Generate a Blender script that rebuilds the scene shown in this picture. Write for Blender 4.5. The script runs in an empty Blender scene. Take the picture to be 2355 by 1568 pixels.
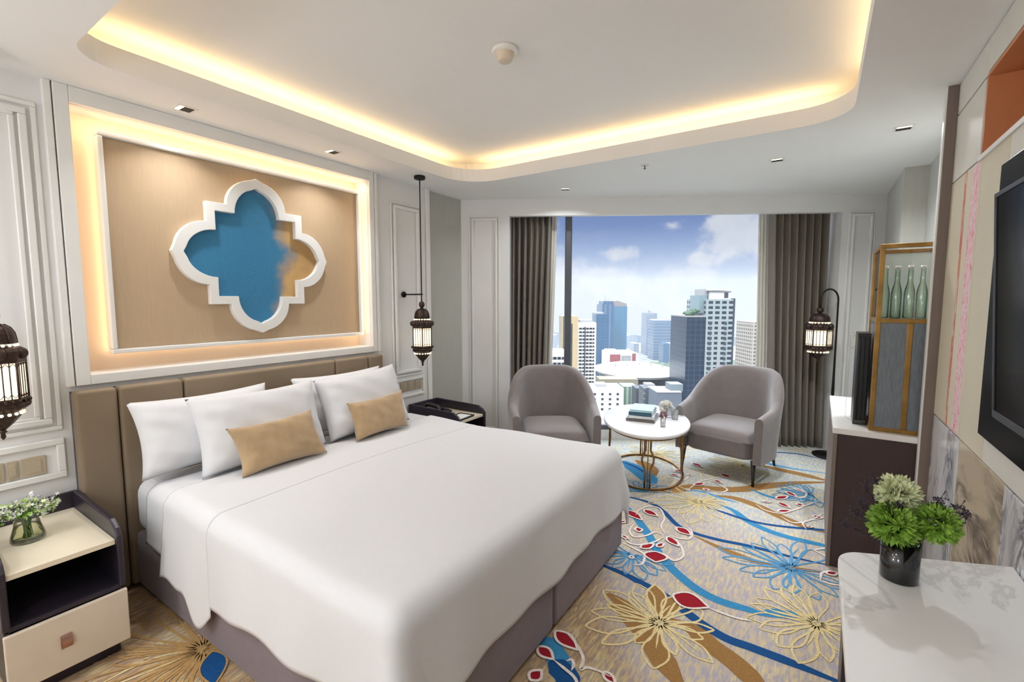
import bpy, math, random
from math import sin, cos, pi, atan2, hypot, sqrt, radians
from mathutils import Vector, Matrix
random.seed(7)
sc = bpy.context.scene
COL = sc.collection

# ------------------------------------------------------------------ camera
IW, IH, FPX = 2355., 1568., 1066.
PITCH = math.atan(94 / 1066.)
YAW = math.atan(708 / hypot(1066, 94))
EYE = Vector((0, 0, 1.5))
FW = Vector((-sin(YAW) * cos(PITCH), cos(YAW) * cos(PITCH), -sin(PITCH)))
RT = Vector((cos(YAW), sin(YAW), 0))
UP = RT.cross(FW)
cd = bpy.data.cameras.new('camera')
cam = bpy.data.objects.new('camera', cd)
COL.objects.link(cam)
cam.matrix_world = Matrix(((RT.x, UP.x, -FW.x, EYE.x), (RT.y, UP.y, -FW.y, EYE.y), (RT.z, UP.z, -FW.z, EYE.z), (0, 0, 0, 1)))
cd.sensor_width = 36
cd.lens = 36 * FPX / IW
cd.clip_start = 0.05
cd.clip_end = 8000
sc.camera = cam
sc.view_settings.view_transform = 'Standard'
sc.view_settings.look = 'None'
sc.view_settings.gamma = 1
sc.view_settings.use_curve_mapping = False
sc.view_settings.exposure = 0.22


def ray(px, py):
    return (FW * FPX + RT * (px - IW / 2) - UP * (py - IH / 2)).normalized()


def onz(px, py, z=0.0):
    d = ray(px, py)
    return EYE + d * ((z - EYE.z) / d.z)


# ------------------------------------------------------------------ colours and materials
def lin(c):
    c = c / 255.
    return c / 12.92 if c <= .04045 else ((c + .055) / 1.055) ** 2.4


def rgb(r, g, b):
    return (lin(r), lin(g), lin(b), 1)


class NT:
    def __init__(s, tree):
        s.t = tree

    def n(s, typ, **kw):
        nd = s.t.nodes.new(typ)
        for k, v in kw.items():
            if isinstance(k, str) and hasattr(nd, k) and k not in ('inputs',):
                setattr(nd, k, v)
        return nd

    def link(s, a, b):
        s.t.links.new(a, b)

    def val(s, sock, v):
        if hasattr(v, 'is_output'):
            s.link(v, sock)
        else:
            sock.default_value = v

    def m(s, op, a, b=0.0, c=None, clamp=False):
        nd = s.t.nodes.new('ShaderNodeMath')
        nd.operation = op
        nd.use_clamp = clamp
        s.val(nd.inputs[0], a)
        s.val(nd.inputs[1], b)
        if c is not None:
            s.val(nd.inputs[2], c)
        return nd.outputs[0]

    def mix(s, f, a, b):
        nd = s.t.nodes.new('ShaderNodeMix')
        nd.data_type = 'RGBA'
        s.val(nd.inputs[0], f)
        s.val(nd.inputs[6], a)
        s.val(nd.inputs[7], b)
        return nd.outputs[2]

    def obj(s, scale=(1, 1, 1)):
        tc = s.t.nodes.new('ShaderNodeTexCoord')
        mp = s.t.nodes.new('ShaderNodeMapping')
        mp.inputs['Scale'].default_value = scale
        s.link(tc.outputs['Object'], mp.inputs['Vector'])
        return mp.outputs[0]

    def noise(s, vec, scale, detail=3, rough=.55, dist=0):
        nd = s.t.nodes.new('ShaderNodeTexNoise')
        s.link(vec, nd.inputs['Vector'])
        nd.inputs['Scale'].default_value = scale
        nd.inputs['Detail'].default_value = detail
        nd.inputs['Roughness'].default_value = rough
        nd.inputs['Distortion'].default_value = dist
        return nd.outputs[0]

    def ramp(s, f, stops):
        nd = s.t.nodes.new('ShaderNodeValToRGB')
        e = nd.color_ramp.elements
        while len(e) < len(stops):
            e.new(.5)
        for i, (p, c) in enumerate(stops):
            e[i].position = p
            e[i].color = c
        s.link(f, nd.inputs[0])
        return nd.outputs[0]

    def sep(s, vec):
        nd = s.t.nodes.new('ShaderNodeSeparateXYZ')
        s.link(vec, nd.inputs[0])
        return nd.outputs

    def smooth(s, x, a, b):
        nd = s.t.nodes.new('ShaderNodeMapRange')
        nd.interpolation_type = 'SMOOTHSTEP'
        s.val(nd.inputs[0], x)
        nd.inputs[1].default_value = a
        nd.inputs[2].default_value = b
        return nd.outputs[0]


def new_mat(name):
    m = bpy.data.materials.new(name)
    m.use_nodes = True
    t = NT(m.node_tree)
    b = m.node_tree.nodes['Principled BSDF']
    return m, t, b


def mat(name, c, rough=.5, metal=0., var=.06, scale=8., stretch=(1, 1, 1), bump=0., bscale=60., spec=.5, sheen=0., coat=0.):
    """plain surface with a slight procedural unevenness"""
    m, t, b = new_mat(name)
    col = rgb(*c)
    v = t.obj(stretch)
    nz = t.noise(v, scale)
    dark = tuple(x * (1 - var) for x in col[:3]) + (1,)
    lite = tuple(min(1, x * (1 + var)) for x in col[:3]) + (1,)
    t.link(t.ramp(nz, [(.3, dark), (.7, lite)]), b.inputs['Base Color'])
    b.inputs['Roughness'].default_value = rough
    b.inputs['Metallic'].default_value = metal
    b.inputs['Specular IOR Level'].default_value = spec
    if sheen:
        b.inputs['Sheen Weight'].default_value = sheen
    if coat:
        b.inputs['Coat Weight'].default_value = coat
        b.inputs['Coat Roughness'].default_value = .05
    if bump:
        bp = t.n('ShaderNodeBump')
        bp.inputs['Strength'].default_value = bump
        bp.inputs['Distance'].default_value = .004
        t.link(t.noise(v, bscale, 2), bp.inputs['Height'])
        t.link(bp.outputs[0], b.inputs['Normal'])
    return m


def glass(name, tint=(255, 255, 255), gloss=.08, ior=1.45):
    m = bpy.data.materials.new(name)
    m.use_nodes = True
    nt = m.node_tree
    nt.nodes.clear()
    t = NT(nt)
    o = t.n('ShaderNodeOutputMaterial')
    tr = t.n('ShaderNodeBsdfTransparent')
    tr.inputs[0].default_value = rgb(*tint)
    gl = t.n('ShaderNodeBsdfGlossy')
    gl.inputs['Roughness'].default_value = .03
    fr = t.n('ShaderNodeFresnel')
    fr.inputs[0].default_value = ior
    mx = t.n('ShaderNodeMixShader')
    t.link(t.m('ADD', t.m('MULTIPLY', fr.outputs[0], .8), gloss * .2), mx.inputs[0])
    t.link(tr.outputs[0], mx.inputs[1])
    t.link(gl.outputs[0], mx.inputs[2])
    t.link(mx.outputs[0], o.inputs[0])
    return m


def emit(name, c, strength, base=(240, 235, 220)):
    m, t, b = new_mat(name)
    b.inputs['Base Color'].default_value = rgb(*base)
    v = t.obj()
    nz = t.noise(v, 14)
    t.link(t.ramp(nz, [(.2, tuple(x * .85 for x in rgb(*c)[:3]) + (1,)), (.8, rgb(*c))]), b.inputs['Emission Color'])
    b.inputs['Emission Strength'].default_value = strength
    return m


def marble(name, base, vein, scale=3., amount=.5, rough=.15, stretch=(1, 1, 1), dist=1.6):
    m, t, b = new_mat(name)
    v = t.obj(stretch)
    nz = t.noise(v, scale, 6, .62, dist)
    f = t.m('ABSOLUTE', t.m('SUBTRACT', nz, .5))
    f = t.smooth(f, .0, .11 * amount + .001)
    n2 = t.smooth(t.noise(v, scale * .6, 3), .42, .66)
    f = t.m('SUBTRACT', 1, t.m('MULTIPLY', t.m('SUBTRACT', 1, f), n2))
    t.link(t.mix(f, rgb(*vein), rgb(*base)), b.inputs['Base Color'])
    b.inputs['Roughness'].default_value = rough
    return m


M = {}
M['wall'] = mat('painted wall', (232, 231, 230), .55, var=.015, scale=3)
M['ceiling'] = mat('ceiling paint', (244, 243, 241), .8, var=.01, scale=2)
M['grey_wall'] = mat('grey wallcovering', (186, 185, 178), .7, var=.03, scale=6, stretch=(8, 8, 1))
M['greygreen_wall'] = mat('grey green wallcovering', (205, 207, 200), .7, var=.02, scale=6)
M['niche_back'] = mat('niche paint', (236, 214, 190), .7, var=.01)
M['tan_panel'] = mat('tan fabric panel', (190, 165, 134), .75, var=.05, scale=10, stretch=(1, 40, 1), bump=.1, bscale=200)
M['white_trim'] = mat('white lacquer trim', (236, 235, 232), .4, var=.01)
M['headboard'] = mat('taupe leather', (142, 124, 102), .45, var=.04, bump=.12, bscale=260)
M['linen'] = mat('white linen', (225, 225, 228), .85, var=.008, scale=40, bump=.05, bscale=300)
M['velvet_gold'] = mat('gold velvet', (180, 152, 114), .75, var=.14, scale=9, bump=.2, bscale=180, sheen=.4)
M['bed_base'] = mat('lilac grey velvet', (128, 115, 122), .8, var=.05, scale=20, sheen=.2)
M['dark_leather'] = mat('dark aubergine leather', (44, 38, 50), .35, var=.08, scale=20, bump=.08, bscale=300)
M['cream_leather'] = mat('cream leather', (222, 208, 190), .5, var=.03, scale=10, bump=.05, bscale=300)
M['cream_top'] = mat('cream stone top', (235, 224, 200), .3, var=.03, scale=4)
M['rose_metal'] = mat('rose metal', (190, 150, 135), .3, metal=.9)
M['bronze'] = mat('antique bronze', (72, 58, 52), .42, metal=.75, var=.35, scale=60, bump=.5, bscale=120)
M['black_metal'] = mat('black metal', (38, 35, 34), .4, metal=.6)
M['lamp_glass'] = emit('frosted lamp glass', (255, 234, 200), 1.1, (235, 225, 205))
M['chair_velvet'] = mat('mauve grey velvet', (120, 111, 109), .7, var=.06, scale=14, bump=.05, bscale=200, sheen=.55)
M['dark_wood'] = mat('dark wood leg', (38, 30, 28), .4, var=.1)
M['marble_top'] = marble('white marble', (240, 239, 238), (222, 221, 221), 1.1, .22, .12)
M['desk_stone'] = marble('matt white marble', (238, 237, 236), (216, 215, 214), 1.1, .22, .38)
M['marble_grey'] = marble('grey veined marble', (228, 229, 233), (128, 130, 142), 5., .9, .15, (1, 1.6, .55), 2.2)
M['marble_brown'] = marble('beige stone with dark drifts', (214, 200, 176), (112, 102, 94), 4.2, 1.3, .2, (1, .8, 1.9), 1.2)
M['antique_brass'] = mat('antique brass', (150, 112, 66), .32, metal=.85, var=.25, scale=25)
M['brass'] = mat('aged brass frame', (160, 124, 68), .38, metal=.8, var=.25, scale=12)
M['curtain'] = mat('taupe curtain', (122, 113, 102), .8, var=.05, scale=30, stretch=(1, 1, .1), bump=.06, bscale=250, sheen=.15)
M['sheer'] = mat('sheer voile', (226, 222, 212), .8, var=.03)
M['frame_grey'] = mat('window metal', (96, 100, 106), .4, metal=.5)
M['tv_black'] = mat('black screen', (4, 4, 6), .1, var=.02, spec=.03)
M['tv_panel'] = mat('black glass panel', (7, 7, 10), .3, var=.02, spec=.03)
M['tv_bezel'] = mat('dark grey bezel', (62, 63, 68), .4, metal=.4)
M['cream_panel'] = mat('cream leather wall panel', (214, 206, 184), .55, var=.02, bump=.05, bscale=250)
M['white_panel'] = mat('off white wall panel', (222, 220, 212), .5, var=.02)
M['orange'] = mat('terracotta lacquer', (206, 136, 92), .5, var=.04)
M['taupe_strip'] = mat('taupe wood pillar', (124, 110, 102), .5, var=.1, scale=8, stretch=(8, 8, .4))
M['groove'] = mat('dark joint', (92, 86, 76), .7)
M['espresso'] = mat('espresso veneer', (64, 48, 47), .45, var=.06, scale=10, stretch=(6, 6, .5))
M['white_top'] = mat('white composite top', (240, 238, 235), .25, var=.01)
M['woven_glass'] = mat('blue grey woven glass', (116, 124, 134), .35, var=.18, scale=120, stretch=(1, 1, .15))
M['black_gloss'] = mat('black gloss ceramic', (16, 15, 18), .12, var=.02, coat=.5)
M['black_plastic'] = mat('black plastic', (24, 23, 27), .35)
M['clear'] = glass('clear thin glass')
M['pane'] = glass('window pane', (250, 252, 253), 0.0, 1.2)
M['green_glass'] = glass('pale green glass', (232, 246, 234), .6)
M['vase_glass'] = glass('smoky clear glass', (251, 251, 246), .3, 1.3)
M['water'] = glass('vase water', (244, 246, 230), .0, 1.1)
M['paper'] = mat('paper', (240, 238, 234), .8, var=.01)
M['socket'] = mat('champagne plate', (196, 182, 158), .35, metal=.35, var=.03)
M['dark_hole'] = mat('lamp recess black', (12, 11, 10), .6)
M['warm_bulb'] = emit('downlight lens', (255, 226, 180), 3.)
M['stem'] = mat('green stem', (92, 122, 58), .6)
M['bloom_green'] = mat('lime petals', (140, 180, 68), .6, var=.4, scale=60)
M['bloom_cream'] = mat('cream green petals', (226, 232, 186), .6, var=.08, scale=40)
M['bloom_white'] = mat('white petals', (240, 238, 232), .6, var=.04)
M['bloom_lilac'] = mat('pale lilac petals', (206, 204, 218), .6, var=.05)
M['bloom_mauve'] = mat('mauve rose petals', (168, 132, 138), .6, var=.1, scale=60)
M['leaf'] = mat('leaf green', (96, 138, 48), .55, var=.2, scale=50)
M['twig'] = mat('dark violet twig', (62, 52, 66), .7, var=.2, scale=60)


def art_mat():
    m, t, b = new_mat('blue with painted warm glow')
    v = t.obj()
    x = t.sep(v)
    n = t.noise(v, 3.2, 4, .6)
    # warm lamp glow painted in gold towards the right of the blue sheet (y is along the wall, z is up)
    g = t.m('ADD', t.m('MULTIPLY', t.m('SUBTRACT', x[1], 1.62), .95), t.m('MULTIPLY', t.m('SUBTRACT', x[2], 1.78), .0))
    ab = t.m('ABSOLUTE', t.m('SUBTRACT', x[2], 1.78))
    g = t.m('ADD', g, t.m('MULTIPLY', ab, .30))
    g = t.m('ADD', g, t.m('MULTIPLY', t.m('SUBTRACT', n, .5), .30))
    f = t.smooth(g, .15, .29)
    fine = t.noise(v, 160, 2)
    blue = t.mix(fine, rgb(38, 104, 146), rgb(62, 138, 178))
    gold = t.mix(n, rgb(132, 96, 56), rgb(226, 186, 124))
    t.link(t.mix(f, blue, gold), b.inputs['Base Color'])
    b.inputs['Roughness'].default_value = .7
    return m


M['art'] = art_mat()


def strip_mat():
    """cream wall panel carrying two vertical bands of pink and red flower print"""
    m, t, b = new_mat('flower printed panel')
    v = t.obj()
    x = t.sep(v)
    n1 = t.noise(t.obj((1, 3, 1)), 15, 5, .75, 1.5)
    n2 = t.noise(t.obj((1, 3, .7)), 16, 3, .7, .6)
    band = t.m('MULTIPLY', t.smooth(x[1], 2.545, 2.553), t.m('SUBTRACT', 1, t.smooth(x[1], 2.655, 2.663)))
    thin = t.m('MULTIPLY', t.smooth(x[1], 2.735, 2.742), t.m('SUBTRACT', 1, t.smooth(x[1], 2.775, 2.782)))
    thin = t.m('MULTIPLY', thin, t.smooth(n2, .40, .52))
    pink = t.ramp(n1, [(.34, rgb(220, 92, 112)), (.43, rgb(234, 160, 172)), (.50, rgb(236, 206, 208)), (.56, rgb(238, 226, 222)), (.62, rgb(190, 150, 178)), (.70, rgb(216, 96, 120))])
    red = t.ramp(n1, [(.3, rgb(188, 70, 66)), (.7, rgb(226, 140, 110))])
    c = t.mix(band, rgb(216, 208, 184), pink)
    c = t.mix(thin, c, red)
    t.link(c, b.inputs['Base Color'])
    b.inputs['Roughness'].default_value = .55
    return m


M['print'] = strip_mat()


def carpet_mat():
    m, t, b = new_mat('carpet ground')
    v = t.obj()
    fine = t.noise(t.obj((30, 6, 1)), 2.6, 3, .6)
    big = t.noise(v, 1.1, 2, .5)
    mid = t.noise(t.obj((30, 4.5, 1)), 1.9, 2, .5)
    sep = t.sep(v)
    a = t.mix(t.smooth(fine, .38, .62), rgb(180, 174, 188), rgb(212, 196, 162))     # lavender grey / sand
    warm = t.mix(t.smooth(fine, .38, .62), rgb(160, 136, 118), rgb(194, 164, 120))  # tan
    cool = t.mix(t.smooth(fine, .38, .62), rgb(178, 188, 204), rgb(214, 210, 182))
    wf = t.smooth(t.m('ADD', t.m('ADD', t.m('MULTIPLY', sep[0], -1.), t.m('MULTIPLY', sep[1], -1.)), t.m('MULTIPLY', big, .8)), -1.02, -.6)
    cf = t.smooth(t.m('ADD', t.m('MULTIPLY', sep[1], .35), t.m('MULTIPLY', big, .9)), 1.45, 1.9)
    c = t.mix(wf, a, warm)
    c = t.mix(cf, c, cool)
    c = t.mix(t.m('MULTIPLY', t.smooth(t.noise(v, 2.3, 2), .5, .66), .6), c, t.mix(t.smooth(fine, .4, .6), rgb(190, 176, 160), rgb(222, 206, 158)))
    c = t.mix(t.m('MULTIPLY', t.smooth(mid, .57, .66), .5), c, rgb(232, 218, 172))
    t.link(c, b.inputs['Base Color'])
    b.inputs['Roughness'].default_value = .95
    b.inputs['Specular IOR Level'].default_value = .1
    bp = t.n('ShaderNodeBump')
    bp.inputs['Strength'].default_value = .25
    bp.inputs['Distance'].default_value = .003
    t.link(t.noise(v, 320, 2), bp.inputs['Height'])
    t.link(bp.outputs[0], b.inputs['Normal'])
    return m


def yarn(name, c):
    return mat(name, c, .95, var=.14, scale=90, spec=.1)


CARPET = [carpet_mat(), yarn('navy yarn', (34, 84, 140)), yarn('sky blue yarn', (66, 142, 190)), yarn('ochre yarn', (162, 122, 74)),
          yarn('cream yarn', (232, 212, 158)), yarn('white yarn', (240, 228, 220)), yarn('red yarn', (158, 34, 46)), yarn('blue line yarn', (96, 160, 204)),
          yarn('gold yarn', (188, 150, 98))]


def facade(name, wall, win, w, h, fx=.6, fz=.55, rough=.35, var=.12):
    """repeating window grid in the surface of a far building: w wide, h high cells in metres"""
    m, t, b = new_mat(name)
    tc = t.n('ShaderNodeTexCoord')
    x = t.sep(tc.outputs['Object'])
    u = t.m('FRACT', t.m('DIVIDE', t.m('ADD', x[0], t.m('ADD', x[1], 500.3)), w))
    z = t.m('FRACT', t.m('DIVIDE', t.m('ADD', x[2], 500.), h))
    k = t.m('MULTIPLY', t.m('LESS_THAN', u, fx), t.m('LESS_THAN', z, fz))
    nz = t.noise(tc.outputs['Object'], .12, 3)
    wc = t.mix(t.m('MULTIPLY', nz, var * 2), rgb(*wall), tuple(q * .6 for q in rgb(*wall)[:3]) + (1,))
    gc = t.mix(nz, tuple(q * .7 for q in rgb(*win)[:3]) + (1,), rgb(*win))
    hs = t.n('ShaderNodeHueSaturation')
    hs.inputs['Value'].default_value = .40
    hs.inputs['Saturation'].default_value = 1.35
    t.link(t.mix(k, wc, gc), hs.inputs['Color'])
    t.link(hs.outputs[0], b.inputs['Base Color'])
    b.inputs['Roughness'].default_value = rough
    b.inputs['Specular IOR Level'].default_value = .3
    return m


# ------------------------------------------------------------------ mesh collecting
class MB:
    def __init__(s):
        s.v, s.f, s.mi, s.sm = [], [], [], []

    def add(s, vs, fs, mi=0, sm=False):
        o = len(s.v)
        s.v += [tuple(p) for p in vs]
        for f in fs:
            s.f.append(tuple(i + o for i in f))
            s.mi.append(mi)
            s.sm.append(sm)
        return s

    def box(s, x0, x1, y0, y1, z0, z1, mi=0, X=None):
        p = [(x, y, z) for z in (z0, z1) for y in (y0, y1) for x in (x0, x1)]
        if X:
            p = [X(*q) for q in p]
        return s.add(p, [(0, 2, 3, 1), (4, 5, 7, 6), (0, 1, 5, 4), (2, 6, 7, 3), (0, 4, 6, 2), (1, 3, 7, 5)], mi)

    def grid(s, fn, nu, nv, cu=False, cv=False, mi=0, sm=True):
        vs = [fn(i / (nu if cu else nu - 1), j / (nv if cv else nv - 1)) for i in range(nu) for j in range(nv)]
        fs = []
        for i in range(nu if cu else nu - 1):
            for j in range(nv if cv else nv - 1):
                a, b = i, (i + 1) % nu
                c, d = j, (j + 1) % nv
                fs.append((a * nv + c, b * nv + c, b * nv + d, a * nv + d))
        return s.add(vs, fs, mi, sm)

    def lathe(s, prof, c=(0, 0, 0), n=24, mi=0, sm=True, caps=True, a0=0.):
        vs = []
        for r, z in prof:
            for k in range(n):
                a = 2 * pi * k / n + a0
                vs.append((c[0] + r * cos(a), c[1] + r * sin(a), c[2] + z))
        fs = []
        for i in range(len(prof) - 1):
            for k in range(n):
                k2 = (k + 1) % n
                fs.append((i * n + k, i * n + k2, (i + 1) * n + k2, (i + 1) * n + k))
        s.add(vs, fs, mi, sm)
        if caps:
            o = len(s.v) - len(vs)
            if prof[0][0] > 1e-5:
                s.f.append(tuple(o + k for k in reversed(range(n)))); s.mi.append(mi); s.sm.append(False)
            if prof[-1][0] > 1e-5:
                q = o + (len(prof) - 1) * n
                s.f.append(tuple(q + k for k in range(n))); s.mi.append(mi); s.sm.append(False)
        return s

    def tube(s, pts, r, n=10, mi=0, closed=False, caps=True):
        pts = [Vector(p) for p in pts]
        N = len(pts)
        rr = r if isinstance(r, (list, tuple)) else [r] * N
        ref = None
        vs = []
        for i, p in enumerate(pts):
            a = pts[(i - 1) % N] if (closed or i > 0) else p
            b = pts[(i + 1) % N] if (closed or i < N - 1) else p
            d = (b - a).normalized()
            if ref is None:
                ref = Vector((0, 0, 1)) if abs(d.z) < .9 else Vector((1, 0, 0))
            x = (ref - d * ref.dot(d))
            x = x.normalized() if x.length > 1e-6 else d.orthogonal().normalized()
            ref = x
            y = d.cross(x)
            for k in range(n):
                t = 2 * pi * k / n
                vs.append(p + (x * cos(t) + y * sin(t)) * rr[i])
        fs = []
        for i in range(N if closed else N - 1):
            j = (i + 1) % N
            for k in range(n):
                k2 = (k + 1) % n
                fs.append((i * n + k, i * n + k2, j * n + k2, j * n + k))
        s.add(vs, fs, mi, True)
        if caps and not closed:
            o = len(s.v) - len(vs)
            s.f.append(tuple(o + k for k in reversed(range(n)))); s.mi.append(mi); s.sm.append(False)
            s.f.append(tuple(o + (N - 1) * n + k for k in range(n))); s.mi.append(mi); s.sm.append(False)
        return s

    def prism(s, poly, t0, t1, X, mi=0):
        """poly in 2D (a,b) carried to 3D by X(a,b,t) and thickened from t0 to t1"""
        n = len(poly)
        vs = [X(a, b, t0) for a, b in poly] + [X(a, b, t1) for a, b in poly]
        fs = [tuple(range(n - 1, -1, -1)), tuple(range(n, 2 * n))] + [(i, (i + 1) % n, n + (i + 1) % n, n + i) for i in range(n)]
        return s.add(vs, fs, mi)

    def ring(s, outer, inner, t0, t1, X, mi=0):
        n = len(outer)
        vs = [X(a, b, t) for t in (t0, t1) for P in (outer, inner) for a, b in P]
        fs = []
        for i in range(n):
            j = (i + 1) % n
            fs += [(i, j, n + j, n + i), (2 * n + i, 3 * n + i, 3 * n + j, 2 * n + j), (i, 2 * n + i, 2 * n + j, j), (n + i, n + j, 3 * n + j, 3 * n + i)]
        return s.add(vs, fs, mi)

    def ell(s, c, r, nu=18, nv=10, mi=0):
        rx, ry, rz = r if isinstance(r, (tuple, list)) else (r, r, r)
        return s.grid(lambda u, v: (c[0] + rx * cos(2 * pi * u) * sin(pi * v), c[1] + ry * sin(2 * pi * u) * sin(pi * v), c[2] - rz * cos(pi * v)), nu, nv, cu=True, mi=mi)

    def build(s, name, mats, parent=None, world=False, bevel=0, seg=2, subsurf=0, loc=None):
        me = bpy.data.meshes.new(name)
        me.from_pydata(s.v, [], s.f)
        if not isinstance(mats, (list, tuple)):
            mats = [mats]
        for m in mats:
            me.materials.append(m)
        me.polygons.foreach_set('material_index', s.mi)
        me.polygons.foreach_set('use_smooth', s.sm)
        me.validate()
        import bmesh
        bm = bmesh.new()
        bm.from_mesh(me)
        bmesh.ops.recalc_face_normals(bm, faces=bm.faces)
        bm.to_mesh(me)
        bm.free()
        me.update()
        o = bpy.data.objects.new(name, me)
        COL.objects.link(o)
        if parent is not None:
            o.parent = parent
            if world:
                p = parent
                l = Vector((0, 0, 0))
                while p:
                    l += p.location
                    p = p.parent
                o.location = -l
        if loc is not None:
            o.location = loc
        if bevel:
            b = o.modifiers.new('edge', 'BEVEL')
            b.width = bevel
            b.segments = seg
            b.limit_method = 'ANGLE'
            b.angle_limit = radians(40)
            b.harden_normals = False
        if subsurf:
            q = o.modifiers.new('soft', 'SUBSURF')
            q.levels = subsurf
            q.render_levels = subsurf
        return o


def tag(o, label, cat, group=None, kind=None):
    o['label'] = label
    o['category'] = cat
    if group:
        o['group'] = group
    if kind:
        o['kind'] = kind
    return o


def thing(name, label, cat, loc=(0, 0, 0), rz=0., group=None):
    o = bpy.data.objects.new(name, None)
    COL.objects.link(o)
    o.location = loc
    o.rotation_euler = (0, 0, rz)
    o.empty_display_size = .05
    return tag(o, label, cat, group)


def struct(o):
    o['kind'] = 'structure'
    return o


def copy_thing(root, loc, rz=None, label=None, **parts_skip):
    c = root.copy()
    COL.objects.link(c)
    c.location = loc
    if rz is not None:
        c.rotation_euler = (0, 0, rz)
    if label:
        c['label'] = label
    for ch in list(root.children):
        d = ch.copy()
        COL.objects.link(d)
        d.parent = c
        for g in list(ch.children):
            e = g.copy()
            COL.objects.link(e)
            e.parent = d
    return c


def catmull(P, n=8, closed=False):
    P = [Vector(p) for p in P]
    N = len(P)
    out = []
    for i in range(N if closed else N - 1):
        p0 = P[(i - 1) % N] if (closed or i > 0) else P[0] * 2 - P[1]
        p1, p2 = P[i], P[(i + 1) % N]
        p3 = P[(i + 2) % N] if (closed or i < N - 2) else P[-1] * 2 - P[-2]
        for k in range(n):
            t = k / n
            out.append(.5 * ((2 * p1) + (p2 - p0) * t + (2 * p0 - 5 * p1 + 4 * p2 - p3) * t * t + (3 * p1 - p0 - 3 * p2 + p3) * t ** 3))
    if not closed:
        out.append(P[-1])
    return out


def rrect(x0, x1, y0, y1, r, n=8):
    out = []
    q = r if isinstance(r, tuple) else (r, r, r, r)
    for cx, cy, a, r in ((x1 - q[0], y1 - q[0], 0, q[0]), (x0 + q[1], y1 - q[1], pi / 2, q[1]), (x0 + q[2], y0 + q[2], pi, q[2]), (x1 - q[3], y0 + q[3], 1.5 * pi, q[3])):
        for k in range(n + 1):
            t = a + pi / 2 * k / n
            out.append((cx + r * cos(t), cy + r * sin(t)))
    return out


# ================================================================== THE ROOM
XL, XR, CEIL, YB = -3.0, .495, 2.5, -1.7
TH = radians(29.7)
U = Vector((cos(TH), sin(TH), 0))
Nw = Vector((-sin(TH), cos(TH), 0))
P0 = Vector((-3.056, 3.675, 0))


def WW(s, d, z):
    q = P0 + U * s + Nw * d
    return (q.x, q.y, z)


# ---- floor and carpet pattern (one carpet: the drawing is in its own mesh)
fl = MB()
fl.add([(-3.3, YB - .1, 0), (.8, YB - .1, 0), (.8, 6.6, 0), (-3.3, 4.2, 0)], [(0, 1, 2, 3)], 0)


def cr(X, Y):
    return onz(1180 + X / 2.7603, 1000 + Y / 2.7603)


ZC = [0]


def lift(z):
    ZC[0] += 1
    return z + ZC[0] * 6e-6


def ribbon(pts, w, mi, z, n=6, closed=False, taper=True):
    z = lift(z)
    P = catmull(pts, n, closed)
    N = len(P)
    vs = []
    for i, p in enumerate(P):
        a = P[(i - 1) % N] if (closed or i > 0) else p
        b = P[(i + 1) % N] if (closed or i < N - 1) else p
        d = b - a
        d = Vector((d.x, d.y, 0))
        d = d.normalized() if d.length > 1e-7 else Vector((1, 0, 0))
        nrm = Vector((-d.y, d.x, 0))
        t = i / (N - 1)
        ww = w * (1 if closed or not taper else min(1, .25 + 3 * min(t, 1 - t)))
        vs += [(p.x + nrm.x * ww / 2, p.y + nrm.y * ww / 2, z), (p.x - nrm.x * ww / 2, p.y - nrm.y * ww / 2, z)]
    fs = [(2 * i, 2 * i + 1, (2 * i + 3) % (2 * N), (2 * i + 2) % (2 * N)) for i in range(N if closed else N - 1)]
    fl.add(vs, fs, mi)


def leaf_pts(a, b, w, n=10, skew=.5):
    a, b = Vector((a[0], a[1], 0)), Vector((b[0], b[1], 0))
    d = b - a
    nr = Vector((-d.y, d.x, 0))
    up = [a + d * (k / n) + nr * (w * sin(pi * (k / n) ** (skew * 1.6)) * .5) for k in range(n + 1)]
    dn = [a + d * (k / n) - nr * (w * sin(pi * (k / n) ** (skew * 1.6)) * .5) for k in range(n - 1, 0, -1)]
    return up + dn


def petal(a, b, w, fill=None, line=None, lw=.01, z=.0016, skew=.5):
    P = leaf_pts(a, b, w, skew=skew)
    if fill is not None:
        z = lift(z)
        fl.add([(p.x, p.y, z) for p in P], [tuple(range(len(P)))], fill)
    if line is not None:
        ribbon(P, lw, line, z + .0004, 2, True)


def chrys(c, n, a0, a1, r0, r1, line, lw, fill=None, wd=.3, seed=1, mi_center=None):
    """a chrysanthemum drawn as looping petals that radiate from its heart"""
    rnd = random.Random(seed)
    for k in range(n):
        a = a0 + (a1 - a0) * (k + .5) / n + rnd.uniform(-.06, .06)
        L = rnd.uniform(r0, r1)
        e = Vector((c.x + L * cos(a), c.y + L * sin(a), 0))
        s_ = Vector((c.x + .05 * L * cos(a), c.y + .05 * L * sin(a), 0))
        petal(s_, e, wd * rnd.uniform(.8, 1.3), fill if (fill and rnd.random() < .3) else None, line, lw * rnd.uniform(.75, 1.1), .0012, 1.05)
        if k % 2:
            q = a + rnd.uniform(-.16, .16)
            L2 = L * rnd.uniform(.5, .8)
            ribbon([(c.x, c.y, 0), (c.x + .5 * L2 * cos(q), c.y + .5 * L2 * sin(q), 0), (c.x + L2 * cos(a), c.y + L2 * sin(a), 0)], lw * .8, line, .0013, 4)


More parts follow.
